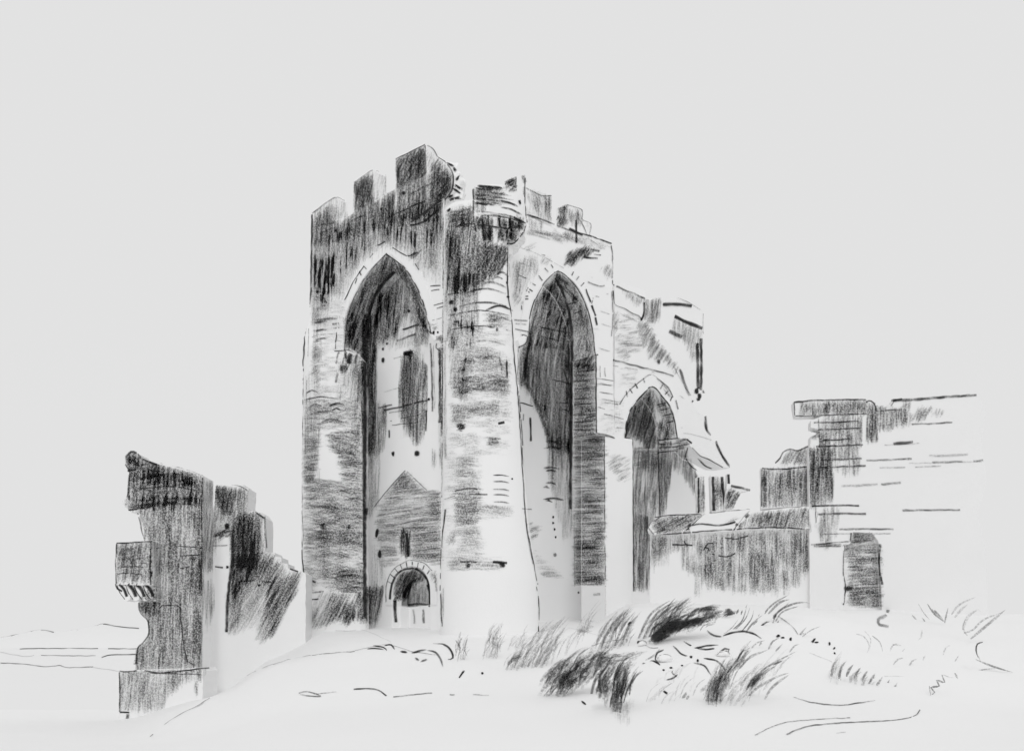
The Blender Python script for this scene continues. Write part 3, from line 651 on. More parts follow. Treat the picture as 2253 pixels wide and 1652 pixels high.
def rows_(rr, x0, x1, jit=8):
    for y, l, r, p, w in rr: line(T, [(x0+(x1-x0)*l, y+6), (x0+(x1-x0)*(l+r)/2, y-3), (x0+(x1-x0)*r, y+8)], w, p, taper=True, broken=.2)
for a, b, c, d, k in ((1043, 477, 1072, 507, .7), (1076, 477, 1083, 505, .5), (1099, 477, 1113, 506, .8), (1119, 480, 1150, 506, .95), (1062, 502, 1083, 530, .8), (1096, 506, 1107, 530, .8), (1111, 506, 1134, 534, .95)): hatch(T, rect(a, b, c, d), 86, k, 3, 4, 24, var=.3)
hatch(T, [(1042, 408), (1068, 408), (1066, 468), (1042, 470)], 88, .4, 2, 3.6, 34)
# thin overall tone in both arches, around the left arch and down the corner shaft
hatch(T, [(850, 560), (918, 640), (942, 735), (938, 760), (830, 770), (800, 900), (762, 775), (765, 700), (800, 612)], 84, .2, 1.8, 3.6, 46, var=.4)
hatch(T, [(1228, 600), (1288, 672), (1308, 780), (1258, 1000), (1210, 980), (1190, 920), (1144, 850), (1144, 770), (1164, 735), (1180, 655)], 84, .2, 1.8, 3.6, 46, var=.4)
hatch(T, [(725, 560), (850, 505), (975, 470), (975, 640), (940, 620), (905, 572), (850, 536), (795, 585), (762, 640), (742, 700), (715, 700)], 86, .26, 2.0, 3.4, 50, var=.9, fade=(850, 440, 850, 720))
hatch(T, rect(984, 690, 1124, 1000), 0, .14, 1.6, 3.6, 40, bow=9, var=1.2, cell=24)
hatch(T, rect(980, 1000, 1060, 1250), 0, .13, 1.4, 3.6, 40, bow=6, var=1.2, cell=24)
hatch(T, rect(686, 640, 760, 880), 0, .14, 1.5, 3.4, 36, bow=6, var=1.2, cell=20); hatch(T, rect(684, 560, 720, 760), 88, .2, 1.8, 3.4, 50, fade=(690, 560, 690, 800))
rows_([(602, .72, .95, .6, 5), (612, .66, .9, .5, 4), (624, .45, .9, .5, 5), (638, .3, .9, .6, 4), (668, .2, .98, .55, 5), (676, .6, 1, .8, 5), (686, .1, .95, .5, 4), (700, .55, 1, .6, 4), (720, .05, .97, .6, 4), (752, .3, .9, .3, 4)], 980, 1128)
dab(T, 993, 665, 12, 10, .8); dab(T, 1000, 681, 16, 8, .7, 10); line(T, [(985, 648), (1010, 645)], 5, .6); dab(T, 1116, 622, 6, 6, .7); dab(T, 1117, 653, 8, 5, .7)
hatch(T, [(1070, 690), (1108, 690), (1108, 720), (1072, 722)], 4, .4, 1.8, 3.6, 26); dab(T, 1092, 725, 8, 10, .5); hatch(T, [(985, 720), (1010, 730), (1000, 770), (988, 760)], 80, .45, 1.6, 3.4, 30)
hatch(T, [(1000, 770), (1100, 770), (1125, 800), (1120, 830), (1005, 830)], 0, .22, 1.8, 3.6, 36, bow=8, var=.9); hatch(T, [(990, 830), (1120, 828), (1120, 872), (1090, 862), (1040, 862), (994, 880)], 0, .42, 2.4, 3.8, 44, bow=10, var=.6)
hatch(T, [(990, 890), (1098, 885), (1098, 912), (1050, 915), (992, 935)], 4, .35, 2, 3.6, 40, bow=8, var=.8); hatch(T, [(1008, 800), (1030, 800), (1028, 890), (1010, 885)], 88, .35, 1.6, 3.6, 46); hatch(T, [(992, 905), (1015, 905), (1010, 940), (994, 935)], 10, .35, 1.6, 3.6, 24)
line(T, [(1098, 783), (1104, 815)], 4, .5); line(T, [(1114, 790), (1116, 832)], 5, .75, taper=True)
hatch(T, [(1005, 933), (1018, 932), (1024, 938), (1016, 946), (1004, 944)], 20, .9, 3, 4, 12); line(T, [(1096, 932), (1110, 929)], 7, .8); hatch(T, rect(1070, 963, 1097, 977), 0, .75, 3, 4, 24)
hatch(T, [(1000, 1000), (1042, 1005), (1052, 1070), (1000, 1075)], 0, .24, 1.8, 3.4, 34, bow=5, var=.8); hatch(T, [(998, 1075), (1060, 1075), (1055, 1150), (998, 1160)], 0, .36, 2, 3.6, 40, bow=6, var=.8); hatch(T, [(1000, 1110), (1130, 1115), (1125, 1135), (1060, 1140), (1000, 1150)], -3, .25, 1.7, 3.4, 44, bow=5)
hatch(T, [(1000, 1165), (1050, 1160), (1070, 1200), (1060, 1225), (1000, 1225)], 0, .2, 1.5, 3.4, 40, bow=5, var=.8); hatch(T, [(982, 1228), (1110, 1230), (1105, 1252), (985, 1255)], -2, .25, 1.8, 3.4, 44, bow=4)
for y in (1045, 1059, 1076, 1088, 1104): line(T, [(1084, y), (1104, y), (1120, y+3)], 3.2, .65, taper=True)
line(T, [(1135, 1115), (1148, 1119), (1170, 1120)], 2.5, .6, broken=.3); dab(T, 1126, 1053, 5, 4); line(T, [(1000, 1080), (1030, 1074), (1050, 1076)], 3.5, .6); line(T, [(975, 1098), (1000, 1090)], 2.5, .4); line(T, [(1030, 1087), (1072, 1087)], 3.5, .6)
line(T, [(1012, 1235), (1050, 1236)], 4, .6); dab(T, 1030, 1243, 14, 12, .6); line(T, [(1084, 1236), (1115, 1238)], 7, .85); dab(T, 1104, 1242, 18, 9, .8, 20)
hatch(T, [(988, 1170), (1000, 1165), (1004, 1200), (988, 1200)], 70, .3, 1.4, 3.4, 26)
line(T, [(1116, 545), (1117, 640), (1125, 700), (1130, 780), (1137, 850), (1143, 930), (1147, 1000), (1151, 1060), (1157, 1150), (1170, 1220), (1182, 1286)], 4, .7)
line(T, [(1138, 830), (1146, 940), (1152, 1040)], 5, .65, taper=True); line(T, [(1156, 1140), (1162, 1190), (1172, 1240)], 2.4, .6); line(T, [(1180, 1290), (1185, 1330), (1184, 1392)], 3.4, .75)
line(T, [(1120, 580), (1126, 690)], 2, .5, broken=.3)
# bartizan
for y, x0, x1, w, p in ((408, 1042, 1104, 6, .85), (413, 1042, 1090, 4, .6), (421, 1045, 1125, 4, .4), (429, 1044, 1130, 3.4, .5), (437, 1046, 1136, 4, .65), (447, 1045, 1090, 4.5, .8), (441, 1100, 1140, 5, .65), (456, 1100, 1148, 5, .6), (465, 1044, 1145, 4, .45), (472, 1050, 1152, 4, .5)):
    m = (x1-1040)/117; line(T, [(x0, y), ((x0+x1)/2, y+1+4*m), (x1, y+20*m*m)], w, p, taper=True)
hatch(T, [(1042, 410), (1085, 410), (1110, 422), (1105, 450), (1042, 450)], -6, .46, 2.6, 3.4, 40, bow=-5); hatch(T, [(1043, 474), (1110, 474), (1150, 490), (1140, 520), (1110, 533), (1060, 520), (1044, 505)], 88, .22, 2.0, 4.2, 30, var=.8, cell=12)
hatch(T, [(1112, 478), (1152, 490), (1145, 512), (1120, 534), (1108, 520)], 80, .2, 1.6, 4, 28, cell=10); hatch(T, [(1044, 500), (1080, 500), (1085, 540), (1060, 545)], 88, .4, 2.2, 4, 34)
line(T, [(1050, 495), (1075, 497), (1110, 503), (1140, 500)], 3, .85, broken=.3); line(T, [(1130, 478), (1158, 493)], 4, .85); line(T, [(1157, 495), (1150, 512), (1130, 535), (1115, 536)], 3.5, .8); line(T, [(1040, 406), (1041, 470), (1046, 510)], 3, .7)
for u in (1060, 1074, 1098, 1122): line(T, [(u, 474), (u+1, 495), (u+5, 530)], 5, .7)
hatch(T, [(1110, 400), (1127, 384), (1134, 398), (1134, 420), (1120, 418), (1112, 408)], 30, .85, 3.2, 4, 18); line(T, [(1155, 392), (1154, 440), (1159, 490)], 3, .7); line(T, [(1150, 386), (1155, 402)], 10, .45); line(T, [(1134, 386), (1135, 420)], 2.4, .6); dab(T, 1144, 445, 6, 12, .85, 120)
# rubble
for u, v, w, a in ((990, 362, 18, 150), (1000, 373, 12, 110), (1006, 392, 16, 60), (1008, 412, 20, 145), (1004, 420, 22, 145), (1001, 437, 24, 10), (987, 462, 12, 40), (992, 432, 14, 20)): dab(T, u, v, 7, w, .75, a)
line(T, [(964, 346), (982, 360), (996, 385), (993, 420), (978, 440)], 4, .7); line(T, [(870, 350), (935, 318)], 2.5, .7); line(T, [(935, 318), (952, 328), (963, 345)], 2.5, .6); line(T, [(778, 402), (820, 375), (848, 384)], 2.5, .6); line(T, [(686, 470), (735, 435), (758, 442)], 2.5, .6); line(T, [(848, 384), (848, 425)], 2.5, .35); line(T, [(935, 320), (937, 384)], 2.5, .6)
# right wall
line(T, [(1158, 414), (1190, 430), (1213, 431)], 3, .65); hatch(T, [(1165, 418), (1196, 432), (1190, 470), (1180, 470), (1160, 430)], 100, .3, 1.6, 3.2, 32); hatch(T, [(1196, 430), (1213, 432), (1212, 492), (1202, 490)], 90, .45, 2.2, 3.6, 36)
line(T, [(1160, 472), (1205, 488), (1255, 508), (1300, 520), (1345, 536)], 4, .7); hatch(T, [(1162, 478), (1195, 488), (1195, 512), (1168, 508)], 88, .25, 1.4, 3.2, 26); hatch(T, [(1160, 500), (1215, 515), (1240, 530), (1235, 536), (1200, 522), (1160, 515)], -15, .38, 2.2, 4.5, 34)
hatch(T, [(1240, 510), (1262, 515), (1262, 530), (1242, 525)], 80, .4, 1.8, 3.6, 20); hatch(T, [(1262, 522), (1290, 530), (1290, 538), (1262, 532)], -20, .3, 1.4, 3.4, 20)
hatch(T, [(1229, 452), (1247, 450), (1247, 470), (1230, 472)], 85, .85, 3.2, 4, 18); hatch(T, [(1226, 474), (1247, 472), (1247, 500), (1228, 498)], 60, .8, 3.2, 4, 20); hatch(T, [(1249, 455), (1280, 466), (1280, 495), (1262, 500), (1250, 480)], 88, .38, 1.8, 3.4, 26); hatch(T, [(1284, 486), (1299, 492), (1296, 516)], 80, .3, 1.4, 3.2, 20)
line(T, [(1267, 484), (1268, 535)], 5, .95); line(T, [(1252, 503), (1282, 518)], 5, .85); line(T, [(1275, 482), (1285, 500), (1292, 518)], 2, .6); line(T, [(1247, 450), (1280, 463), (1281, 484), (1299, 492), (1297, 518)], 2.4, .6); line(T, [(1298, 519), (1318, 526), (1345, 536)], 3, .75); line(T, [(1298, 528), (1330, 548)], 2, .5, broken=.4)
hatch(T, [(1215, 500), (1345, 540), (1345, 556), (1250, 530), (1215, 518)], -22, .2, 1.6, 3.6, 26, var=1.2, cell=12); hatch(T, rect(1160, 420, 1212, 490), 88, .16, 1.4, 3.4, 30, var=1.2, cell=14)
for y, x0, x1 in ((610, 1300, 1330), (560, 1190, 1220), (578, 1140, 1165), (640, 1315, 1340), (684, 1320, 1342), (712, 1322, 1345), (738, 1320, 1340), (765, 1316, 1342)): line(T, [(x0, y), ((x0+x1)/2, y+4), (x1, y+8)], 3, .4, taper=True, broken=.25)
line(T, [(1345, 540), (1348, 570), (1347, 625)], 3.4, .65); line(T, [(1346, 640), (1348, 700), (1345, 740)], 3.4, .5, broken=.3)
line(T, [(1128, 540), (1180, 558), (1240, 590)], 1.8, .35, broken=.3); hatch(T, [(1150, 545), (1175, 535), (1182, 538), (1160, 555)], 25, .25, 1.4, 3.2, 20)
hatch(T, [(1240, 580), (1252, 558), (1268, 546), (1298, 544), (1305, 552), (1290, 565), (1272, 570), (1262, 588)], 55, .72, 3.2, 4, 26); line(T, [(1298, 548), (1319, 553)], 5, .7); line(T, [(1285, 566), (1315, 569)], 5, .8); line(T, [(1305, 560), (1322, 562)], 3, .5)
hatch(T, [(1128, 575), (1180, 560), (1185, 600), (1150, 640), (1128, 660)], 80, .25, 1.8, 3.4, 38, var=1.0, cell=24); hatch(T, [(1128, 640), (1150, 650), (1148, 670), (1132, 672)], 60, .3, 1.6, 3.4, 24); hatch(T, [(1190, 575), (1210, 562), (1215, 575), (1195, 590)], 60, .25, 1.4, 3.4, 24)
hatch(T, [(1320, 590), (1345, 580), (1346, 615), (1330, 610)], 60, .3, 1.6, 3.4, 26); line(T, [(1293, 620), (1318, 630), (1330, 628)], 4, .6); line(T, [(1310, 652), (1345, 660)], 3, .5, broken=.3); line(T, [(1138, 604), (1158, 613)], 2.5, .6)
for a, b in (((1185, 606), (1193, 617)), ((1168, 621), (1178, 628)), ((1160, 633), (1172, 641)), ((1158, 638), (1165, 644)), ((1155, 652), (1162, 652)), ((1155, 658), (1162, 658)), ((1147, 672), (1148, 681)), ((1198, 590), (1206, 598)), ((1212, 582), (1217, 590)), ((1262, 598), (1258, 606)), ((1274, 608), (1268, 617)), ((1285, 622), (1277, 630))): line(T, [a, b], 3, .7)
line(T, [(1289, 636), (1300, 665)], 3, .75); line(T, [(1302, 672), (1310, 695)], 5, .85, broken=.3); line(T, [(1310, 698), (1315, 726)], 5, .9, broken=.3); line(T, [(1305, 655), (1302, 668)], 2.4, .6)
line(T, [(1131, 704), (1160, 706)], 4, .55); line(T, [(1134, 712), (1158, 714)], 3.5, .5); line(T, [(1133, 724), (1163, 730)], 3.5, .6); line(T, [(1140, 765), (1155, 757), (1160, 742), (1148, 738)], 4, .8); line(T, [(1140, 767), (1139, 860), (1144, 900)], 2.5, .5)
line(T, [(1163, 735), (1165, 700), (1177, 658), (1200, 620), (1228, 597), (1262, 625), (1288, 670), (1302, 720), (1309, 780)], 3, .8); line(T, [(1311, 782), (1311, 870), (1312, 952)], 3.4, .75); line(T, [(1308, 781), (1316, 780)], 3, .8); line(T, [(1312, 953), (1340, 958), (1350, 963)], 3.4, .75); line(T, [(1329, 960), (1330, 1100), (1332, 1290)], 3.2, .55, broken=.2); line(T, [(1332, 1290), (1332, 1375)], 1.6, .3)
# far jamb of the open arch and the inner wall behind it
hatch(T, [(1228, 600), (1262, 628), (1286, 672), (1301, 722), (1307, 780), (1300, 780), (1258, 780), (1256, 700), (1240, 645), (1215, 615)], 80, .30, 2.4, 3.6, 40, var=.9); hatch(T, [(1262, 640), (1285, 675), (1300, 725), (1306, 780), (1290, 780), (1280, 710)], 100, .2, 1.4, 3.6, 40)
hatch(T, [(1228, 600), (1262, 628), (1280, 665), (1265, 665), (1240, 635), (1215, 612)], 130, .45, 2, 3.6, 26)
hatch(T, rect(1260, 780, 1310, 815), 60, .6, 2.4, 4, 30); hatch(T, rect(1260, 800, 1311, 955), 4, .5, 3.2, 4, 44, var=.4); hatch(T, rect(1262, 955, 1331, 1285), 1, .42, 3.0, 3.8, 46, var=.7, cell=34); hatch(T, rect(1262, 1195, 1328, 1285), 1, .3, 1.6, 3.8, 40); hatch(T, rect(1285, 962, 1322, 975), 0, .5, 2, 4, 30); hatch(T, rect(1265, 1190, 1316, 1215), 2, .4, 1.6, 4, 36)
for a, b in (((1248, 670), (1268, 665)), ((1262, 690), (1280, 684)), ((1262, 890), (1300, 888)), ((1262, 930), (1305, 925)), ((1290, 918), (1309, 914))): line(T, [a, b], 3, .65)
line(T, [(1222, 612), (1238, 645), (1252, 690), (1258, 760), (1257, 850), (1256, 960), (1255, 1040), (1255, 1120)], 7, .85); line(T, [(1250, 700), (1252, 850), (1254, 960)], 7, .6); line(T, [(1262, 1130), (1264, 1290)], 1.8, .35)
hatch(T, [(1168, 720), (1180, 660), (1204, 625), (1222, 615), (1240, 655), (1250, 700), (1254, 770), (1160, 770), (1160, 735)], 76, .46, 2.8, 3.8, 40, var=.4)
hatch(T, [(1205, 630), (1222, 615), (1238, 650), (1250, 700), (1252, 740), (1225, 720), (1190, 670)], 70, .4, 2, 3.8, 36)
hatch(T, [(1144, 765), (1160, 756), (1256, 756), (1256, 1000), (1208, 990), (1195, 930), (1172, 870), (1155, 852), (1142, 850)], 86, .42, 2.8, 3.8, 55, var=.35); hatch(T, [(1205, 960), (1256, 960), (1256, 1180), (1240, 1190), (1225, 1120), (1208, 1060)], 88, .4, 2.4, 3.6, 55, fade=(1230, 980, 1230, 1270), var=.5)
line(T, [(1156, 842), (1175, 875), (1190, 915), (1204, 958)], 11, .5); hatch(T, rect(1144, 800, 1165, 852), 85, .35, 1.6, 3.8, 36)
for y, x0, x1 in ((972, 1200, 1225), (986, 1195, 1235), (1030, 1195, 1232), (1036, 1200, 1225), (1063, 1200, 1222), (1072, 1195, 1210), (1098, 1195, 1240), (1102, 1200, 1215)): line(T, [(x0, y), ((x0+x1)/2, y-2), (x1, y+2)], 5, .7, taper=True)
for u, v in ((1217, 1137), (1217, 1150), (1220, 1164), (1222, 1181)): dab(T, u, v, 5, 6, .8)
line(T, [(1144, 886), (1172, 893)], 3, .8); line(T, [(1151, 890), (1151, 925)], 3, .6, broken=.3); line(T, [(1165, 890), (1168, 970)], 5, .9, broken=.35)
for pa, pb in (((1188, 720), (1240, 730)), ((1240, 812), (1252, 850)), ((1215, 835), (1255, 845)), ((1222, 885), (1252, 888)), ((1236, 900), (1252, 905)), ((1190, 740), (1230, 750))): line(T, [pa, pb], 3, .6)
dab(T, 1201, 760, 10, 16, .5)
hatch(T, [(1160, 1145), (1195, 1160), (1180, 1180), (1165, 1195)], 20, .3, 1.6, 3.6, 26); hatch(T, [(1168, 1200), (1230, 1262), (1245, 1275), (1190, 1265)], 0, .22, 1.4, 3.4, 34); dab(T, 1222, 1220, 10, 10, .4)
dab(T, 1273, 1303, 6, 6, .6); line(T, [(1305, 1308), (1320, 1306)], 6, .5)
hatch(T, [(1340, 995), (1390, 1010), (1385, 1055), (1360, 1060), (1335, 1020)], 30, .25, 1.6, 3.4, 26, var=1.1, cell=16)
# ------------------------------------------------------------------ wing
W = wing
line(W, [(1348, 626), (1380, 640), (1418, 656)], 4, .65); hatch(W, [(1360, 634), (1420, 657), (1420, 668), (1400, 672), (1380, 655)], 82, .35, 1.8, 3.6, 20)
line(W, [(1349, 640), (1352, 668), (1372, 678), (1392, 690), (1405, 695), (1412, 705)], 2.6, .75); hatch(W, [(1350, 680), (1360, 690), (1358, 735), (1349, 730)], 60, .4, 1.6, 3.6, 26); hatch(W, [(1362, 688), (1400, 695), (1405, 705), (1380, 700)], -25, .35, 1.6, 3.6, 24)
hatch(W, [(1420, 657), (1454, 656), (1450, 700), (1432, 712), (1415, 700)], 84, .5, 2.4, 3.8, 32); hatch(W, [(1400, 712), (1425, 705), (1440, 745), (1475, 785), (1490, 805), (1495, 830), (1470, 800), (1430, 790), (1415, 760)], 60, .45, 2.4, 3.8, 34); line(W, [(1418, 665), (1416, 690), (1410, 705)], 5, .7)
line(W, [(1458, 670), (1485, 669), (1522, 673)], 8, .9); line(W, [(1484, 696), (1510, 708), (1545, 722)], 9, .9); line(W, [(1472, 728), (1500, 742)], 10, .6); hatch(W, [(1482, 698), (1544, 725), (1540, 770), (1520, 800), (1510, 760), (1480, 740)], 84, .35, 1.8, 3.6, 34)
line(W, [(1534, 755), (1535, 800), (1536, 855)], 8, .85); line(W, [(1542, 745), (1543, 800), (1542, 858)], 7, .75); line(W, [(1490, 655), (1520, 668), (1547, 688)], 2, .5, broken=.3); line(W, [(1547, 690), (1547, 730), (1550, 800)], 2, .5, broken=.35)
for u, v in ((1533, 860), (1540, 872), (1550, 865), (1556, 856), (1535, 882)): dab(W, u, v, 11, 14, .85)
line(W, [(1318, 783), (1380, 800), (1420, 810), (1470, 823), (1482, 828)], 4, .65); line(W, [(1310, 800), (1360, 806), (1440, 820)], 2, .4, broken=.3); hatch(W, [(1350, 770), (1385, 770), (1385, 795), (1365, 790)], 20, .35, 1.6, 3.6, 24); hatch(W, [(1352, 745), (1410, 752), (1400, 775), (1360, 765)], 5, .22, 1.4, 3.4, 30); dab(W, 1452, 796, 16, 9, .5, 10)
line(W, [(1495, 812), (1503, 835), (1512, 860), (1517, 870)], 6, .6); line(W, [(1482, 805), (1500, 840), (1520, 870)], 2, .4)
line(W, [(1522, 882), (1538, 895), (1552, 915), (1554, 945), (1572, 965), (1580, 985), (1590, 1005), (1604, 1024)], 6, .65); dab(W, 1586, 963, 9, 10, .7); line(W, [(1586, 965), (1600, 1000), (1605, 1022)], 2, .5); line(W, [(1604, 995), (1604, 1028)], 3, .5)
for a, b in (((1320, 805), (1320, 830)), ((1310, 832), (1350, 838)), ((1312, 845), (1348, 848)), ((1330, 808), (1332, 828)), ((1328, 910), (1372, 922)), ((1315, 895), (1330, 900)), ((1330, 885), (1360, 890))): line(T, [a, b], 2.6, .5); line(W, [a, b], 2.6, .5)
line(T, [(1330, 958), (1353, 963)], 3.4, .7); line(W, [(1376, 960), (1378, 930), (1388, 900), (1410, 872), (1434, 851), (1457, 872), (1475, 899), (1484, 930), (1490, 963)], 3.6, .85)
line(W, [(1363, 890), (1382, 862), (1410, 838), (1432, 824), (1455, 840), (1472, 855), (1480, 875)], 3, .6); hatch(W, [(1440, 828), (1470, 852), (1480, 875), (1474, 872), (1458, 852)], 130, .45, 1.8, 3.6, 20)
for a, b in (((1377, 860), (1380, 872)), ((1396, 843), (1402, 855)), ((1415, 832), (1418, 842)), ((1385, 855), (1391, 865)), ((1458, 846), (1452, 856)), ((1470, 860), (1463, 868)), ((1487, 880), (1491, 900)), ((1478, 872), (1474, 882))): line(W, [a, b], 3.4, .65)
hatch(W, [(1376, 962), (1380, 928), (1392, 898), (1412, 873), (1432, 856), (1436, 880), (1440, 930), (1442, 985), (1425, 990), (1400, 965)], 76, .62, 3.4, 3.8, 36, var=.3)
hatch(W, [(1434, 856), (1458, 878), (1475, 905), (1486, 960), (1470, 965), (1458, 920), (1440, 885)], 100, .42, 2.6, 3.6, 30, var=.5); 
for y, x0, x1 in ((888, 1445, 1465), (900, 1452, 1473), (912, 1458, 1478), (928, 1465, 1482), (892, 1448, 1462)): line(W, [(x0, y+3), (x1, y-2)], 2.6, .7)
hatch(W, [(1446, 930), (1458, 925), (1470, 950), (1478, 985), (1448, 990)], 84, .8, 2.6, 4.2, 30)
for y in (965, 975, 983, 992): line(W, [(1449, y+3), (1492, y-1)], 3, .75)
hatch(W, [(1488, 964), (1512, 968), (1518, 975), (1500, 985), (1488, 990)], 15, .75, 2.4, 4, 20); line(W, [(1510, 966), (1522, 975)], 4, .8)
line(W, [(1391, 966), (1392, 1050), (1393, 1180), (1394, 1300)], 3.2, .75); line(W, [(1375, 962), (1392, 967)], 3.4, .8); line(W, [(1380, 930), (1374, 968)], 4, .8); line(W, [(1447, 960), (1449, 1030), (1452, 1140)], 3, .65)
hatch(W, [(1395, 985), (1450, 990), (1452, 1140), (1440, 1140), (1434, 1170), (1396, 1170)], 86, .40, 2.6, 3.6, 50, var=.8); hatch(W, [(1396, 985), (1448, 985), (1448, 1040), (1396, 1030)], 5, .3, 1.6, 3.6, 34); hatch(W, rect(1395, 1130, 1428, 1300), 89, .5, 3.0, 4, 60, var=.4)
hatch(W, [(1448, 985), (1510, 985), (1505, 995), (1518, 1010), (1532, 1040), (1530, 1090), (1510, 1060), (1495, 1035), (1478, 1035), (1470, 1080), (1460, 1135), (1452, 1135)], 86, .45, 2.8, 3.6, 46, var=.4)
hatch(W, [(1530, 1040), (1545, 1060), (1550, 1128), (1538, 1128), (1530, 1080)], 89, .55, 2.4, 4, 40); line(W, [(1512, 985), (1508, 1005), (1520, 1025), (1535, 1035)], 3, .7); line(W, [(1534, 1008), (1552, 1025), (1572, 1032)], 4, .75, taper=True)
line(W, [(1480, 952), (1520, 955), (1565, 968)], 1.8, .4, broken=.3); line(W, [(1490, 970), (1480, 962)], 2, .4)
for a, b, c, d in ((1352, 700, 1410, 775), (1360, 810, 1400, 850), (1400, 700, 1440, 760), (1316, 880, 1372, 955)): hatch(W, rect(a, b, c, d), 8, .16, 1.4, 3.4, 26, var=1.3, cell=14); hatch(T, rect(a, b, c, d), 8, .12, 1.2, 3.4, 26, var=1.3, cell=14)
for y, x0, x1 in ((715, 1360, 1392), (738, 1356, 1385), (757, 1375, 1412), (842, 1316, 1345), (862, 1318, 1352), (878, 1322, 1362), (935, 1320, 1370), (912, 1500, 1530), (940, 1498, 1528), (870, 1494, 1506)): line(W, [(x0, y), ((x0+x1)/2, y+3), (x1, y+7)], 3, .45, taper=True, broken=.3); line(T, [(x0, y), ((x0+x1)/2, y+3), (x1, y+7)], 3, .45, taper=True, broken=.3)
line(W, [(1376, 968), (1378, 1010)], 3, .4); line(W, [(1523, 985), (1540, 1002), (1562, 1012), (1590, 1028)], 3, .7); line(W, [(1552, 920), (1562, 945), (1576, 960)], 2.4, .5)
# ------------------------------------------------------------------ stumps, low wall, block, right wall
hatch(st1, rect(1534, 1046, 1551, 1128), 89, .45, 2.4, 3.6, 46); line(st1, [(1537, 1050), (1536, 1128)], 4, .8)
line(st2, [(1568, 1048), (1570, 1124)], 8, .9); line(st2, [(1588, 1048), (1594, 1122)], 7, .9); hatch(st2, rect(1572, 1050, 1588, 1120), 89, .4, 2, 3.4, 46)
line(st3, [(1602, 1043), (1603, 1064)], 7, .85); line(st3, [(1608, 1068), (1630, 1073), (1650, 1078)], 6, .75); hatch(st3, [(1598, 1076), (1630, 1082), (1610, 1118), (1593, 1122)], 60, .7, 3, 3.8, 30)
L_ = low
hatch(L_, [(1432, 1152), (1450, 1137), (1500, 1133), (1542, 1132), (1512, 1160), (1498, 1172), (1440, 1175)], 30, .42, 2.8, 3.6, 38, var=.7); line(L_, [(1440, 1138), (1475, 1133), (1545, 1131)], 3.4, .75); line(L_, [(1545, 1131), (1528, 1148), (1510, 1160)], 8, .75, taper=True); line(L_, [(1426, 1162), (1434, 1172), (1440, 1178)], 4, .7)
line(L_, [(1442, 1177), (1500, 1172), (1600, 1165), (1700, 1160), (1770, 1163)], 3.4, .75); line(L_, [(1516, 1157), (1545, 1152), (1580, 1156), (1618, 1148)], 4.5, .8); line(L_, [(1650, 1128), (1635, 1142), (1618, 1156)], 8, .7, taper=True); line(L_, [(1560, 1128), (1640, 1120), (1720, 1112), (1800, 1106)], 2.6, .55, broken=.2)
hatch(L_, [(1620, 1158), (1652, 1130), (1800, 1114), (1800, 1150), (1770, 1165), (1620, 1163)], 75, .42, 2.6, 3.8, 32, var=.6); hatch(L_, [(1590, 1145), (1630, 1138), (1612, 1152)], 20, .3, 1.4, 3.4, 24)
hatch(L_, [(1435, 1178), (1600, 1172), (1790, 1165), (1786, 1250), (1770, 1262), (1755, 1290), (1700, 1300), (1600, 1300), (1560, 1290), (1500, 1250), (1500, 1210), (1475, 1215), (1450, 1230), (1432, 1260)], 89, .34, 2.2, 3.8, 60, var=1.0, cell=20)
hatch(L_, rect(1432, 1180, 1470, 1250), 88, .4, 2, 3.8, 46, fade=(1440, 1170, 1460, 1270))
for x in range(1530, 1760, 24): hatch(L_, rect(x, 1180, x+13, 1298+random.randint(-8, 14)), 90, .22, 1.8, 4, 50, jit=2)
line(L_, [(1594, 1183), (1620, 1185), (1645, 1178)], 3, .7); line(L_, [(1478, 1198), (1500, 1198), (1523, 1199)], 3.4, .9); line(L_, [(1505, 1190), (1512, 1200)], 3, .9); line(L_, [(1548, 1210), (1556, 1196), (1568, 1194)], 3, .9); line(L_, [(1550, 1203), (1558, 1206), (1560, 1212)], 3, .85); line(L_, [(1566, 1218), (1572, 1220)], 3, .9); line(L_, [(1580, 1222), (1600, 1224), (1618, 1217)], 3, .85, broken=.35)
hatch(blk, [(1677, 1032), (1780, 1026), (1780, 1116), (1677, 1116)], 89, .45, 2.8, 3.8, 55, var=.7, cell=26); hatch(blk, [(1722, 1005), (1740, 990), (1780, 984), (1780, 1020), (1716, 1024)], 65, .45, 2.4, 3.8, 32); line(blk, [(1676, 1030), (1720, 1032), (1779, 1026)], 4, .7); line(blk, [(1676, 1032), (1675, 1114)], 4, .65); line(blk, [(1705, 1018), (1716, 1008), (1722, 996), (1738, 988), (1755, 991), (1778, 982)], 4, .8)
line(blk, [(1684, 1034), (1682, 1116)], 9, .45)
Q = rwl
hatch(Q, [(1762, 886), (1905, 880), (1906, 912), (1760, 915)], 88, .5, 2.8, 4, 26, var=.6, cell=16); line(Q, [(1746, 885), (1800, 880), (1904, 879)], 4, .75); line(Q, [(1746, 886), (1749, 914)], 3, .8); line(Q, [(1780, 915), (1850, 912), (1906, 910)], 3, .7); line(Q, [(1750, 915), (1780, 915)], 3, .7)
hatch(Q, [(1808, 915), (1895, 912), (1895, 970), (1880, 1010), (1800, 1015), (1802, 950)], 89, .34, 2.4, 3.8, 50, var=.8, cell=20); hatch(Q, rect(1783, 943, 1802, 965), 10, .5, 1.8, 4, 20)
hatch(Q, [(1780, 985), (1830, 985), (1832, 1100), (1812, 1112), (1784, 1118)], 89, .5, 2.8, 4, 55, var=.5); hatch(Q, [(1782, 985), (1800, 985), (1800, 1110), (1784, 1116)], 89, .5, 2, 4, 50); hatch(Q, [(1830, 1000), (1892, 1000), (1890, 1045), (1865, 1050), (1835, 1030)], 89, .25, 1.4, 3.6, 40, var=1, cell=16)
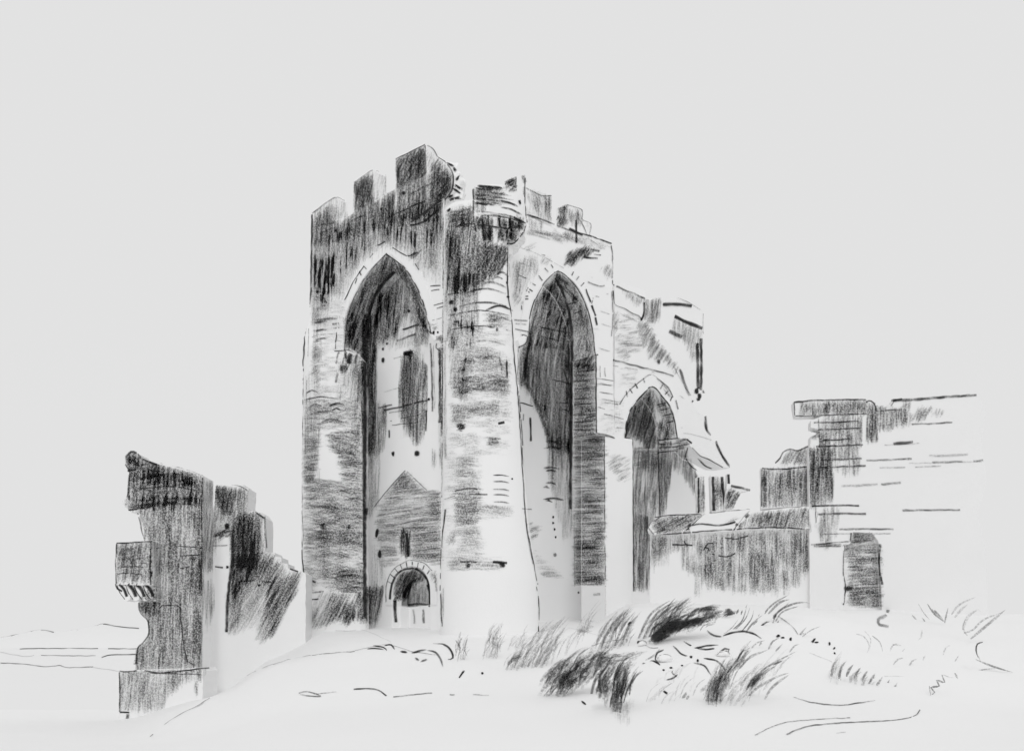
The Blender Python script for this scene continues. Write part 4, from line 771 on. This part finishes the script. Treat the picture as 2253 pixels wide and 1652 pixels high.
for y, x0, x1, p, w in ((929, 1790, 1890, .7, 3.2), (944, 1800, 1895, .75, 3.4), (968, 1808, 1870, .7, 4), (981, 1795, 1898, .65, 4.5), (1011, 1805, 1895, .6, 5), (1027, 1800, 1905, .6, 4.5), (1112, 1785, 1890, .65, 5), (1130, 1800, 1905, .55, 5), (1164, 1820, 1965, .55, 5), (1174, 1810, 1960, .4, 3), (1201, 1790, 1850, .6, 5), (1197, 1784, 1850, .5, 3.4), (1012, 1906, 2005, .5, 5), (1028, 1935, 2070, .4, 3.4), (1068, 1850, 1930, .35, 6), (1064, 1938, 1982, .45, 5.5), (978, 1945, 2022, .35, 3), (975, 1965, 2008, .6, 7), (1002, 2036, 2130, .35, 5), (1016, 2050, 2163, .4, 5), (1122, 1985, 2112, .55, 5), (932, 2005, 2095, .55, 4.2), (1018, 2000, 2160, .25, 3)):
    line(Q, [(x0, y+1), ((x0+x1)/2, y-.5), (x1, y-3 if y < 1100 else y)], w, p, taper=False, broken=.12 if x1 > 1910 else 0)
line(Q, [(1960, 881), (2010, 879), (2080, 873), (2148, 869)], 6.5, .62); line(Q, [(1965, 880), (1985, 878)], 6, .8); line(Q, [(1960, 893), (1966, 884)], 3, .6); hatch(Q, [(1988, 884), (2004, 884), (2000, 935), (1988, 935)], 84, .5, 2, 4, 36)
hatch(Q, [(1926, 892), (1990, 898), (1996, 935), (1960, 945), (1928, 948)], 88, .4, 2.4, 3.8, 32, var=.5); line(Q, [(1930, 905), (1984, 900)], 3, .6); line(Q, [(1905, 885), (1912, 881), (1922, 886), (1928, 905)], 3.4, .8)
hatch(Q, [(1910, 886), (1926, 890), (1930, 972), (1905, 975)], 88, .62, 3.2, 4.2, 50); hatch(Q, [(2006, 910), (2030, 896), (2060, 896), (2078, 910), (2060, 920), (2040, 908), (2030, 928), (2006, 928)], 70, .34, 2.2, 4, 26, var=.6)
line(Q, [(1800, 918), (1803, 980)], 3, .5, broken=.3)
hatch(Q, [(1812, 1115), (1850, 1110), (1838, 1180), (1815, 1215), (1795, 1160)], 89, .3, 1.7, 3.8, 46, var=.9, cell=18); hatch(Q, rect(1770, 1116, 1782, 1170), 89, .3, 1.4, 3.4, 40); line(Q, [(1794, 1110), (1795, 1150)], 2.6, .5)
hatch(Q, [(1876, 1172), (1918, 1174), (1925, 1192), (1874, 1196)], 20, .5, 2.6, 4, 30); hatch(Q, [(1856, 1198), (1932, 1196), (1938, 1225), (1941, 1335), (1866, 1330), (1862, 1240)], 3, .40, 2.8, 4, 44, var=.8, cell=26)
hatch(Q, [(1860, 1290), (1941, 1280), (1941, 1340), (1872, 1335)], 3, .2, 1.3, 4, 40); line(Q, [(1872, 1172), (1871, 1196)], 4, .75); line(Q, [(1857, 1200), (1855, 1260), (1860, 1290), (1855, 1330)], 3.4, .7, broken=.25); line(Q, [(1936, 1196), (1934, 1240), (1940, 1285)], 6, .6); dab(Q, 1866, 1294, 16, 16, .6, 20); line(Q, [(1795, 1197), (1850, 1192), (1890, 1192)], 3, .55)
line(ground, [(1944, 1328), (1953, 1342), (1950, 1352), (1932, 1362), (1935, 1374), (1955, 1378)], 8, .5); line(ground, [(1856, 1334), (1863, 1338)], 4, .6)
# ------------------------------------------------------------------ left ruin
Z = lr
hatch(Z, M1, 88, .36, 3.0, 3.8, 55, var=.6); hatch(Z, [(275, 1003), (300, 997), (345, 1020), (446, 1048), (446, 1115), (300, 1122), (285, 1060)], 80, .35, 2.0, 3.8, 40)
hatch(Z, [(300, 1015), (400, 1035), (440, 1055), (440, 1070), (300, 1065)], 10, .3, 1.6, 4, 40); hatch(Z, [(285, 1095), (440, 1090), (440, 1108), (285, 1118)], 2, .4, 1.8, 4, 46); hatch(Z, rect(395, 1042, 420, 1070), 88, .5, 1.8, 4, 26)
hatch(Z, rect(425, 1130, 445, 1470), 89, .35, 1.8, 4, 60, var=.8); hatch(Z, [(310, 1325), (340, 1320), (340, 1350), (325, 1360), (310, 1350)], 80, .5, 2, 4, 26)
line(Z, [(300, 1075), (380, 1070), (430, 1078)], 3.4, .6); line(Z, [(282, 1122), (310, 1118), (340, 1112)], 4, .85); line(Z, [(280, 1036), (300, 1032)], 6, .9); line(Z, [(284, 1045), (282, 1080), (284, 1100)], 6, .6)
for u in (337, 341, 377, 382): line(Z, [(u, 1108), (u-1, 1124)], 3, .9)
line(Z, [(343, 1205), (380, 1200), (445, 1206)], 2.4, .6, broken=.2); line(Z, [(395, 1223), (440, 1220)], 3, .75); line(Z, [(395, 1250), (415, 1247)], 2.6, .6); line(Z, [(332, 1190), (330, 1240), (331, 1285)], 3.4, .7); dab(Z, 333, 1262, 8, 16, .7); line(Z, [(445, 1050), (443, 1130), (444, 1200), (442, 1310)], 3.4, .7); dab(Z, 425, 1230, 16, 16, .4)
line(Z, [(350, 1338), (355, 1332), (390, 1332), (397, 1340)], 3, .75); line(Z, [(396, 1338), (398, 1370), (404, 1420), (412, 1455)], 3.6, .65); line(Z, [(352, 1340), (352, 1400)], 3, .4); line(Z, [(412, 1455), (425, 1462)], 3, .5)
hatch(Z, [(256, 1195), (332, 1190), (332, 1285), (256, 1284)], 82, .42, 2.8, 3.8, 44, var=.5); hatch(Z, rect(262, 1205, 320, 1240), 5, .25, 1.5, 3.8, 34); line(Z, [(256, 1195), (290, 1193), (335, 1190)], 3.4, .75); line(Z, [(256, 1196), (254, 1240), (255, 1283)], 3.6, .75); line(Z, [(260, 1248), (290, 1245), (315, 1248)], 3, .6); line(Z, [(258, 1263), (280, 1260), (312, 1264)], 3, .6)
for k in range(4): u = 262+k*19; line(Z, [(u, 1285), (u+10, 1295), (u+17, 1312)], 8, .92); line(Z, [(u-5, 1288), (u+1, 1303), (u+12, 1318)], 2.4, .7)
line(Z, [(254, 1284), (258, 1294), (268, 1300)], 4, .85)
line(Z, [(305, 1325), (307, 1345), (318, 1358), (326, 1368), (326, 1395), (315, 1412), (303, 1425), (298, 1460)], 4.4, .75); line(Z, [(302, 1425), (297, 1462)], 9, .5); line(Z, [(303, 1128), (310, 1160), (318, 1190)], 4, .6); line(Z, [(275, 1022), (284, 1040), (283, 1060), (279, 1095)], 3.2, .6); line(Z, [(275, 1005), (288, 994), (300, 997), (312, 1009), (345, 1022)], 5, .7); hatch(Z, [(275, 1003), (288, 995), (300, 1000), (308, 1015), (290, 1030), (276, 1020)], 60, .4, 2, 3.8, 22)
line(Z, [(302, 1000), (340, 1015), (400, 1030), (447, 1046)], 2.2, .5); line(Z, [(262, 1476), (280, 1477), (300, 1475)], 4, .75); line(Z, [(318, 1475), (360, 1479), (460, 1468)], 3.4, .75); line(Z, [(330, 1480), (440, 1483)], 3, .6)
hatch(Z, [(262, 1478), (300, 1474), (440, 1470), (458, 1470), (440, 1496), (400, 1500), (390, 1520), (370, 1530), (352, 1565), (262, 1565)], 88, .4, 2.8, 4, 50, var=.7, fade=(300, 1460, 330, 1680)); line(Z, [(262, 1478), (263, 1530), (262, 1565)], 3.6, .7); line(Z, [(292, 1480), (285, 1540), (280, 1568)], 3, .4)
line(Z, [(263, 1566), (284, 1567)], 4, .8); line(Z, [(281, 1570), (278, 1588)], 9, .6); line(Z, [(275, 1590), (270, 1632)], 5, .5); hatch(Z, rect(428, 1500, 434, 1530), 88, .5, 2, 3, 30)
# side of the slab and the buttress behind
hatch(Z, [(448, 1052), (474, 1062), (472, 1140), (450, 1140)], 88, .26, 1.8, 3.6, 40); hatch(Z, [(448, 1132), (500, 1138), (500, 1170), (470, 1200), (465, 1260), (448, 1260)], 86, .34, 2.2, 3.6, 44, var=.6); hatch(Z, [(446, 1275), (470, 1275), (468, 1340), (455, 1390), (447, 1330)], 88, .36, 2, 3.6, 44, var=.8)
hatch(Z, [(476, 1068), (512, 1072), (508, 1136), (482, 1128), (474, 1100)], 84, .62, 3.2, 4, 36); hatch(Z, [(510, 1070), (544, 1076), (543, 1128), (522, 1130)], 86, .4, 2.2, 3.8, 36, fade=(515, 1090, 556, 1110)); line(Z, [(480, 1053), (508, 1065), (530, 1070), (545, 1080)], 2.4, .5, broken=.2)
hatch(Z, [(474, 1068), (544, 1076), (543, 1128), (575, 1130), (584, 1214), (560, 1250), (508, 1250), (505, 1150), (474, 1145)], 86, .38, 2.4, 3.8, 44, var=.6); hatch(Z, [(447, 1052), (474, 1064), (474, 1250), (447, 1260)], 87, .22, 1.8, 3.6, 44, var=.8); dab(Z, 497, 1157, 14, 15, .85); hatch(Z, [(466, 1175), (505, 1160), (512, 1180), (470, 1180)], 30, .7, 2.4, 4.4, 18); line(Z, [(468, 1200), (500, 1199)], 2.6, .6); line(Z, [(472, 1246), (490, 1248)], 4, .75); dab(Z, 500, 1247, 7, 7)
hatch(Z, [(514, 1140), (530, 1126), (562, 1125), (571, 1140), (570, 1210), (560, 1260), (510, 1330), (510, 1180)], 85, .52, 3.2, 4, 46, var=.4); line(Z, [(512, 1165), (511, 1230), (505, 1275), (500, 1330), (498, 1390)], 8, .8)
hatch(Z, [(515, 1218), (600, 1216), (625, 1250), (664, 1262), (650, 1310), (620, 1340), (600, 1400), (570, 1420), (560, 1380), (500, 1400), (500, 1300)], 60, .42, 2.6, 4, 50, var=.6, fade=(570, 1240, 540, 1480)); hatch(Z, [(540, 1230), (610, 1230), (600, 1260), (545, 1290)], 70, .4, 1.8, 4, 40)
hatch(Z, [(590, 1270), (660, 1264), (640, 1320), (600, 1400), (562, 1410), (580, 1350)], 62, .42, 2, 4, 55, var=.7); hatch(Z, [(505, 1300), (540, 1290), (520, 1380), (498, 1395)], 80, .35, 1.6, 4, 46)
line(Z, [(582, 1136), (584, 1180), (586, 1205)], 5, .55); line(Z, [(562, 1126), (582, 1140)], 4, .7); line(Z, [(584, 1214), (606, 1220), (618, 1236), (632, 1248), (655, 1257)], 3.6, .75, broken=.15); line(Z, [(518, 1280), (560, 1276)], 3.4, .6); line(Z, [(575, 1278), (596, 1280)], 4, .6); dab(Z, 570, 1287, 8, 8, .6)
for y in (1242, 1236, 1202): line(Z, [(515, y), (532, y)], 3, .8)
# ------------------------------------------------------------------ ground, sea, hills
G = ground
line(G, [(330, 1620), (380, 1580), (440, 1548), (480, 1522), (540, 1487), (600, 1461), (680, 1442), (780, 1432)], 2.4, .55); line(G, [(470, 1528), (510, 1497), (530, 1472), (545, 1468)], 2.6, .5)
line(G, [(780, 1431), (850, 1418), (905, 1432), (960, 1440)], 2.2, .5, broken=.3); line(G, [(640, 1395), (700, 1384), (760, 1388), (800, 1386), (860, 1412)], 1.8, .35, broken=.3)
for p0 in ([(808, 1427), (828, 1426), (845, 1429)], [(820, 1420), (842, 1424), (850, 1430)], [(845, 1420), (860, 1418), (868, 1428)], [(905, 1436), (925, 1430), (938, 1428)], [(912, 1446), (922, 1452)], [(925, 1455), (940, 1449)], [(940, 1430), (958, 1434), (968, 1448), (974, 1466)], [(952, 1415), (978, 1418), (990, 1428), (996, 1446), (985, 1450)], [(880, 1432), (896, 1434)]): line(G, p0, 5, .75, taper=True)
line(G, [(657, 1524), (675, 1521), (705, 1530), (680, 1530), (660, 1526)], 3, .6); line(G, [(690, 1526), (740, 1521)], 2, .4); line(G, [(778, 1515), (825, 1515), (850, 1530)], 3.6, .65, broken=.15); line(G, [(865, 1532), (905, 1528), (950, 1524), (1000, 1528)], 3.4, .5, broken=.3); line(G, [(1040, 1527), (1075, 1529)], 3, .4)
line(G, [(1660, 1616), (1720, 1590), (1790, 1582), (1870, 1578)], 2.6, .5); line(G, [(1730, 1614), (1780, 1596), (1870, 1588), (1960, 1584), (2010, 1575), (2024, 1560)], 3, .65); line(G, [(1745, 1533), (1790, 1545), (1850, 1550), (1925, 1540)], 3.4, .6, taper=True); line(G, [(1840, 1612), (1860, 1609)], 2, .3)
line(G, [(1186, 1388), (1240, 1380), (1290, 1390), (1330, 1402)], 1.8, .3, broken=.3); line(G, [(1110, 1387), (1180, 1389), (1240, 1380)], 1.6, .25, broken=.3)
line(G, [(1712, 1355), (1740, 1375), (1755, 1395)], 2, .5); line(G, [(1780, 1435), (1830, 1455)], 1.6, .25)
for u, v, w, h, a in ((1284, 1545, 6, 13, 150), (1463, 1522, 6, 12, 150), (1404, 1412, 8, 8, 60), (1520, 1444, 6, 6, 90), (1535, 1452, 7, 7, 90), (1476, 1468, 6, 6, 0), (1460, 1473, 6, 5, 0), (1500, 1463, 5, 5, 0), (1712, 1398, 8, 9, 40), (1722, 1402, 6, 7, 0), (1738, 1405, 7, 8, 90), (1790, 1408, 5, 14, 60), (1796, 1412, 5, 10, 0), (1825, 1415, 5, 8, 100), (1835, 1425, 5, 7, 40), (1835, 1436, 5, 6, 120), (1385, 1370, 6, 10, 40), (1060, 1480, 8, 5, 10), (1015, 1482, 5, 20, 60)):
    dab(G, u, v, w, h, .85, a)
for p0 in ([(1532, 1425), (1552, 1428), (1572, 1426)], [(1503, 1410), (1530, 1424), (1552, 1420), (1580, 1418)], [(1480, 1420), (1500, 1438), (1512, 1442)], [(1555, 1386), (1570, 1397), (1588, 1399)], [(1590, 1398), (1625, 1388), (1655, 1392), (1675, 1404)], [(1525, 1457), (1548, 1463), (1565, 1485)], [(1548, 1448), (1575, 1452), (1592, 1468), (1596, 1478)], [(1490, 1490), (1478, 1478), (1500, 1472)], [(1575, 1440), (1595, 1426), (1604, 1428), (1602, 1436)], [(1452, 1462), (1442, 1450), (1446, 1436), (1460, 1428)], [(1412, 1460), (1432, 1452), (1452, 1462)], [(1465, 1495), (1482, 1490), (1490, 1482)]): line(G, p0, 4.6, .75, taper=True)
for p0 in ([(1300, 1420), (1340, 1410), (1380, 1405)], [(1405, 1410), (1430, 1424), (1448, 1424)]): line(G, p0, 2, .5)
for k in range(4): hatch(G, [(1345+k*8, 1540), (1372+k*8, 1540), (1364+k*6, 1592), (1356+k*6, 1592)], 89, .12, 1.4, 4, 34)
for y, pts in ((0, [(0, 1430), (80, 1430)]),): pass
for p0, w, p in (([(42, 1427), (120, 1425.5), (200, 1426), (300, 1427)], 2.4, .6), ([(90, 1441), (150, 1442), (210, 1442)], 2.4, .5), ([(223, 1446), (245, 1440), (300, 1439)], 3, .6), ([(0, 1434), (50, 1443), (75, 1441)], 1.8, .3), ([(0, 1458), (50, 1460), (100, 1466), (130, 1463), (150, 1468), (205, 1466)], 2.4, .5), ([(200, 1467), (262, 1476)], 1.8, .3)):
    line(sea, p0, w, p, broken=.1)
line(hills, [(0, 1403), (45, 1394), (90, 1385), (118, 1390)], 2.4, .5, snap=True); line(hills, [(155, 1387), (190, 1383), (215, 1375), (226, 1372), (262, 1378), (305, 1382)], 2.6, .6, snap=True)

# ------------------------------------------------------------------ stones and plants
for i, (u, v, a, b, lab) in enumerate(ROCKS): rock(u, v, a, b, gy(u, v+b*.8), lab, seed=i+1)
def tuft(label, u, v, specs, name='grass_tuft', cat='grass tuft', group='grass tufts on the bank'):
    p = gmesh(name, label, u, v, cat, group)
    for sp in specs:
        if len(sp) == 3:
            q = Part(p.thing, 'blade' if 'grass' in cat or cat in ('bush', 'plant') else 'twig', BLADE); q.only = True; q.Y = p.Y; blade(q, *sp)
        else: sheaf(p, *sp)
    if not p.sv: p.thing.parts.remove(p)
    return p
tuft('small faint tuft standing alone in front of the round corner shaft', 1085, 1446, [([(1066, 1440), (1085, 1375), (1105, 1390), (1108, 1445)], 68, 46, 4, .45, 38), ([(1070, 1410), (1095, 1405), (1095, 1430)], 20, 20, 6, .6, 7)])
tuft('two curled blades beside a low tuft, nearest the path on the left', 1010, 1452, [([(1000, 1446), (1010, 1405), (1028, 1410), (1030, 1446)], 75, 36, 4, .55, 12), ([(1002, 1408), (1012, 1425), (1006, 1446)], 4, .7), ([(1028, 1402), (1022, 1430), (1030, 1446)], 4, .6)])
tuft('broad pale slanting tuft at the foot of the open arch', 1165, 1466, [([(1105, 1462), (1150, 1420), (1195, 1388), (1245, 1370), (1240, 1420), (1200, 1465), (1150, 1468)], 58, 62, 4.5, .42, 110), ([(1115, 1460), (1145, 1438), (1140, 1462)], 30, 26, 7, .5, 12)])
tuft('wispy faint blades arching just left of the lined tuft', 1268, 1440, [([(1235, 1430), (1270, 1370), (1320, 1335), (1300, 1380), (1260, 1430)], 58, 60, 3, .3, 26), ([(1270, 1385), (1300, 1366), (1305, 1390), (1280, 1400)], 35, 20, 6, .5, 12)])
tuft('tuft of long evenly spaced parallel blades under the wing column', 1345, 1425, [([(1308+k*14, 1426), (1330+k*13, 1380), (1362+k*13, 1340)], 7, .62) for k in range(5)]+[([(1310, 1420), (1330, 1370), (1385, 1345), (1400, 1400), (1370, 1425)], 60, 55, 4.5, .5, 55)])
tuft('tall dark sweeping blades between the lined tuft and the darkest bush', 1420, 1405, [([(1404+k*11, 1404), (1432+k*12, 1350), (1478+k*9, 1318+k*3)], 7, .7) for k in range(5)]+[([(1408, 1400), (1440, 1345), (1495, 1322), (1520, 1340), (1450, 1385)], 48, 50, 4.6, .55, 50)])
tuft('darkest dense bush on the crest, below the low wall', 1500, 1408, [([(1438, 1408), (1440, 1380), (1475, 1358), (1520, 1345), (1575, 1335), (1580, 1362), (1560, 1378), (1520, 1384), (1480, 1398), (1455, 1412)], 28, 34, 6.5, .75, 170), ([(1440, 1398), (1475, 1370), (1560, 1365), (1500, 1385), (1455, 1408)], 30, 30, 7, .95, 90), ([(1520, 1345), (1575, 1332), (1575, 1345)], 15, 30, 6, .7, 16)], 'bush', 'bush')
tuft('large dark bush with sweeping blades left of the stones', 1290, 1525, [([(1196, 1510), (1215, 1470), (1260, 1445), (1330, 1432), (1340, 1450), (1300, 1500), (1255, 1522), (1215, 1520)], 48, 50, 6, .62, 170), ([(1235, 1500), (1250, 1465), (1300, 1455), (1280, 1500), (1255, 1515)], 50, 36, 7, .75, 60), ([(1300, 1440), (1380, 1440), (1420, 1435), (1415, 1447), (1330, 1465)], 25, 44, 5, .6, 34), ([(1300, 1530), (1312, 1490), (1352, 1438)], 9, .85), ([(1310, 1530), (1325, 1480), (1350, 1440)], 5, .8)], 'bush', 'bush')
tuft('black spiky tuft whose roots trail downwards, in front of the big dark bush', 1356, 1560, [([(1320, 1500), (1350, 1455), (1385, 1470), (1400, 1500), (1380, 1530), (1350, 1545)], 65, 52, 6.5, .75, 90), ([(1345, 1550), (1352, 1500), (1385, 1470), (1375, 1530), (1362, 1590)], 82, 40, 6.5, .7, 44), ([(1322, 1525), (1318, 1490), (1335, 1465), (1350, 1445)], 8, .9), ([(1380, 1520), (1395, 1490), (1416, 1474)], 7, .7), ([(1354, 1590), (1352, 1555), (1360, 1520)], 9, .5)])
tuft('loose mid grey blades sweeping up between the big dark bush and the wide tuft', 1480, 1545, [([(1430, 1545), (1445, 1500), (1500, 1465), (1540, 1475), (1520, 1530), (1480, 1550)], 55, 44, 4.5, .28, 24), ([(1420, 1452), (1440, 1440), (1452, 1425)], 6, .6), ([(1448, 1530), (1462, 1512), (1482, 1500)], 5, .45)])
tuft('fine upright blades fanning out on the crest right of the darkest bush', 1635, 1388, [([(1605, 1390), (1632, 1365), (1643, 1330)], 4, .8), ([(1618, 1384), (1640, 1360), (1650, 1334)], 3.4, .8), ([(1630, 1390), (1652, 1362), (1658, 1340)], 4, .75), ([(1640, 1392), (1656, 1370), (1680, 1350)], 5, .65), ([(1620, 1350), (1626, 1338)], 6, .9), ([(1630, 1352), (1633, 1340)], 4, .9), ([(1640, 1336), (1645, 1326)], 4, .8), ([(1590, 1395), (1610, 1380), (1625, 1360)], 3.4, .6), ([(1656, 1375), (1668, 1362)], 6, .8)])
tuft('small rounded bush between the darkest bush and the fine blades', 1603, 1356, [([(1592, 1350), (1605, 1342), (1616, 1350), (1606, 1358)], 15, 18, 7, .85, 16)], 'bush', 'bush')
tuft('arching blades bending right at the highest point of the bank', 1712, 1372, [([(1683, 1345), (1705, 1325), (1735, 1308)], 5, .75), ([(1690, 1350), (1715, 1325), (1738, 1318)], 7, .7), ([(1700, 1355), (1725, 1335), (1738, 1322)], 5, .65), ([(1700, 1370), (1712, 1345), (1745, 1328), (1775, 1325), (1790, 1333)], 6, .75), ([(1706, 1366), (1722, 1345), (1760, 1332)], 5, .7), ([(1672, 1378), (1686, 1368), (1696, 1366)], 6, .85), ([(1700, 1360), (1710, 1350)], 8, .8), ([(1682, 1350), (1690, 1338)], 4, .9), ([(1668, 1355), (1672, 1348)], 5, .9), ([(1706, 1378), (1714, 1364)], 6, .9)])
tuft('pair of short slanting blades on the slope right of the arching blades', 1760, 1402, [([(1755, 1402), (1768, 1385), (1775, 1377)], 6, .65), ([(1765, 1400), (1785, 1385), (1806, 1377)], 4, .6), ([(1760, 1395), (1775, 1392)], 4, .5)])
tuft('wide tuft of slanting blades right of the large rounded stone', 1580, 1545, [([(1558, 1540), (1565, 1490), (1590, 1462), (1612, 1470), (1600, 1520), (1582, 1545)], 72, 62, 6, .5, 95), ([(1575, 1550), (1620, 1500), (1680, 1460), (1740, 1440), (1700, 1500), (1640, 1545)], 52, 56, 5, .32, 60), ([(1575, 1510), (1595, 1475), (1640, 1430), (1650, 1440), (1605, 1490)], 58, 50, 5, .6, 36), ([(1600, 1478), (1622, 1450), (1640, 1420)], 6, .8), ([(1628, 1470), (1650, 1445), (1692, 1428)], 7, .7), ([(1606, 1515), (1622, 1475), (1655, 1440)], 4, .55)])
tuft('row of long diagonal blades to the right of the wide tuft', 1665, 1535, [([(1640, 1520), (1655, 1495), (1690, 1465), (1758, 1429)], 6, .65), ([(1642, 1540), (1662, 1515), (1705, 1490), (1740, 1478)], 8, .65), ([(1682, 1538), (1700, 1510), (1740, 1480)], 8, .6), ([(1650, 1510), (1680, 1480), (1710, 1462)], 10, .65), ([(1700, 1462), (1722, 1452)], 6, .7), ([(1650, 1500), (1665, 1485), (1690, 1480), (1660, 1520)], 50, 34, 6, .6, 24)])
tuft('short broken stems in a gap below the large rounded stone', 1505, 1540, [([(1495, 1535), (1508, 1505), (1528, 1488)], 4, .4), ([(1500, 1538), (1512, 1520)], 8, .75), ([(1510, 1540), (1516, 1525)], 7, .7), ([(1524, 1530), (1535, 1505), (1552, 1492)], 5, .45), ([(1540, 1522), (1555, 1505)], 9, .55)])
hedge = [([(1828+k*17-(0 if k < 4 else (k-4)*1), 1478+k*5+(10 if k < 2 else 0)), (1834+k*17, 1460+k*6), (1846+k*16, 1447+k*6.5)], 7.5, .68+.05*(k % 3)) for k in range(9)]
tuft('line of short even strokes of grass running downhill above the lone long slab', 1880, 1500, hedge+[([(1950, 1522), (1970, 1522), (1988, 1516)], 5, .6), ([(1945, 1487), (1990, 1487)], 2.4, .35), ([(1830, 1480), (1845, 1450), (1860, 1460), (1850, 1490)], 75, 40, 4, .3, 20), ([(1865, 1490), (1885, 1478), (1930, 1500), (1925, 1515), (1880, 1500)], 60, 26, 5, .4, 26)])
tuft('scattered short flicks of grass on the slope between the branch and the row of strokes', 1990, 1465, [([(1965, 1462), (1975, 1450), (1990, 1446)], 5, .5), ([(1998, 1470), (2006, 1454), (2020, 1448)], 5, .5), ([(2030, 1452), (2036, 1438)], 5, .5), ([(2075, 1440), (2080, 1425), (2092, 1418)], 5, .45), ([(2100, 1455), (2110, 1440)], 4, .5), ([(1985, 1432), (1992, 1424)], 5, .6)])
tuft('cluster of short dark flicks just below the arching blades', 1715, 1430, [([(1690, 1428), (1700, 1410), (1716, 1402)], 6, .6), ([(1706, 1432), (1722, 1415)], 6, .65), ([(1735, 1436), (1748, 1420), (1760, 1416)], 5, .55), ([(1670, 1420), (1678, 1408)], 6, .6), ([(1650, 1430), (1664, 1414), (1684, 1408)], 5, .5)])
tuft('thin grey blades between the lone faint tuft and the broad slanting tuft', 1135, 1425, [([(1115, 1425), (1130, 1395), (1160, 1385), (1155, 1425)], 62, 40, 4, .35, 18)])
tuft('V shaped sharp blades between the curved stems and the long diagonal leaves', 2060, 1372, [([(2020, 1328), (2032, 1348), (2046, 1364)], 3, .7), ([(2040, 1328), (2055, 1350), (2080, 1370)], 4, .75), ([(2055, 1342), (2078, 1368)], 6, .75), ([(2078, 1370), (2082, 1350), (2086, 1334)], 5, .7), ([(2006, 1353), (2018, 1364)], 5, .7), ([(2028, 1358), (2038, 1372)], 5, .7), ([(2050, 1340), (2060, 1352)], 5, .6)])
tuft('long diagonal leaves rising to the right at the far right edge', 2140, 1412, [([(2093, 1352), (2110, 1330), (2148, 1312)], 6, .45), ([(2100, 1358), (2115, 1340), (2130, 1328)], 7, .5), ([(2118, 1385), (2128, 1358), (2152, 1340), (2160, 1348)], 8, .4), ([(2120, 1392), (2140, 1385), (2165, 1362), (2210, 1345)], 6, .5), ([(2135, 1405), (2165, 1380), (2216, 1337)], 8, .6), ([(2128, 1398), (2118, 1380), (2124, 1360)], 5, .5)])
tuft('curved single stems bending left above the row of short strokes', 1925, 1440, [([(1883, 1394), (1900, 1400), (1912, 1420), (1905, 1442)], 4, .45), ([(1902, 1388), (1915, 1405), (1912, 1432)], 3, .4), ([(1918, 1398), (1935, 1412), (1942, 1435)], 4, .6), ([(1958, 1432), (1965, 1418), (1985, 1420)], 5, .5), ([(1963, 1420), (1975, 1414)], 4, .5), ([(2028, 1386), (2026, 1402), (2018, 1410)], 5, .4)])
tuft('bare forked branch lying on the ground at the far right edge', 2170, 1480, [([(2162, 1412), (2150, 1416), (2147, 1430), (2152, 1448)], 5, .85), ([(2146, 1450), (2175, 1462), (2205, 1472), (2234, 1480)], 5, .75), ([(2134, 1480), (2165, 1472), (2195, 1470)], 4, .65), ([(2150, 1440), (2158, 1455)], 3, .6)], 'fallen_branch', 'branch', None)
tuft('zigzag twig sticking up near the lower right corner', 2060, 1530, [([(2045, 1530), (2056, 1522), (2048, 1512), (2066, 1508), (2060, 1496), (2078, 1500), (2072, 1484), (2092, 1490), (2106, 1488)], 5, .75), ([(2100, 1480), (2108, 1494)], 6, .7), ([(2044, 1508), (2048, 1532)], 4, .6), ([(2030, 1540), (2038, 1546)], 6, .6)], 'dry_twig', 'twig', None)

# ================================================================== WRITE THE MESHES
def build():
    col = scene.collection; obs = {}
    for t in THINGS:
        single = len(t.parts) == 1
        if single: root = None
        else:
            root = bpy.data.objects.new(t.name, None); root.location = t.loc; root.empty_display_size = .5; col.objects.link(root)
        for p in t.parts:
            me = bpy.data.meshes.new(p.name)
            base = list(p.v); nb = len(base)
            bm = bmesh.new(); vs = [bm.verts.new(q-t.loc) for q in base]
            for f in p.f:
                try: bm.faces.new([vs[i] for i in f])
                except ValueError: pass
            bmesh.ops.recalc_face_normals(bm, faces=bm.faces[:])
            nf = len(bm.faces)
            uvl = bm.loops.layers.uv.new('UVMap'); pl = bm.verts.layers.float.new('press')
            for f in bm.faces: f.smooth = p.smooth
            sv = [bm.verts.new(q-t.loc) for q in p.sv]
            for q, k in zip(sv, p.sp): q[pl] = k
            mi = 0 if getattr(p, 'only', False) else 1
            for f in p.sf:
                try: ff = bm.faces.new([sv[i] for i in f])
                except ValueError: continue
                ff.material_index = mi; ff.smooth = True
                for lp, c in zip(ff.loops, ((0, 0), (1, 0), (1, 1), (0, 1))): lp[uvl].uv = c
            bm.to_mesh(me); bm.free()
            if not getattr(p, 'only', False): me.materials.append(p.mat); me.materials.append(MARK)
            else: me.materials.append(BLADE)
            o = bpy.data.objects.new(p.name if not single else t.name, me); col.objects.link(o); obs[id(p)] = o
            if single: o.location = t.loc; root = o
            elif p.parent is None: o.parent = root
            if p.label and not single: o['label'] = p.label
        for p in t.parts:
            if p.parent is not None: obs[id(p)].parent = obs[id(p.parent)]
        if t.kind: root['kind'] = t.kind
        else: root['label'] = t.label; root['category'] = t.cat
        if t.group: root['group'] = t.group
build()
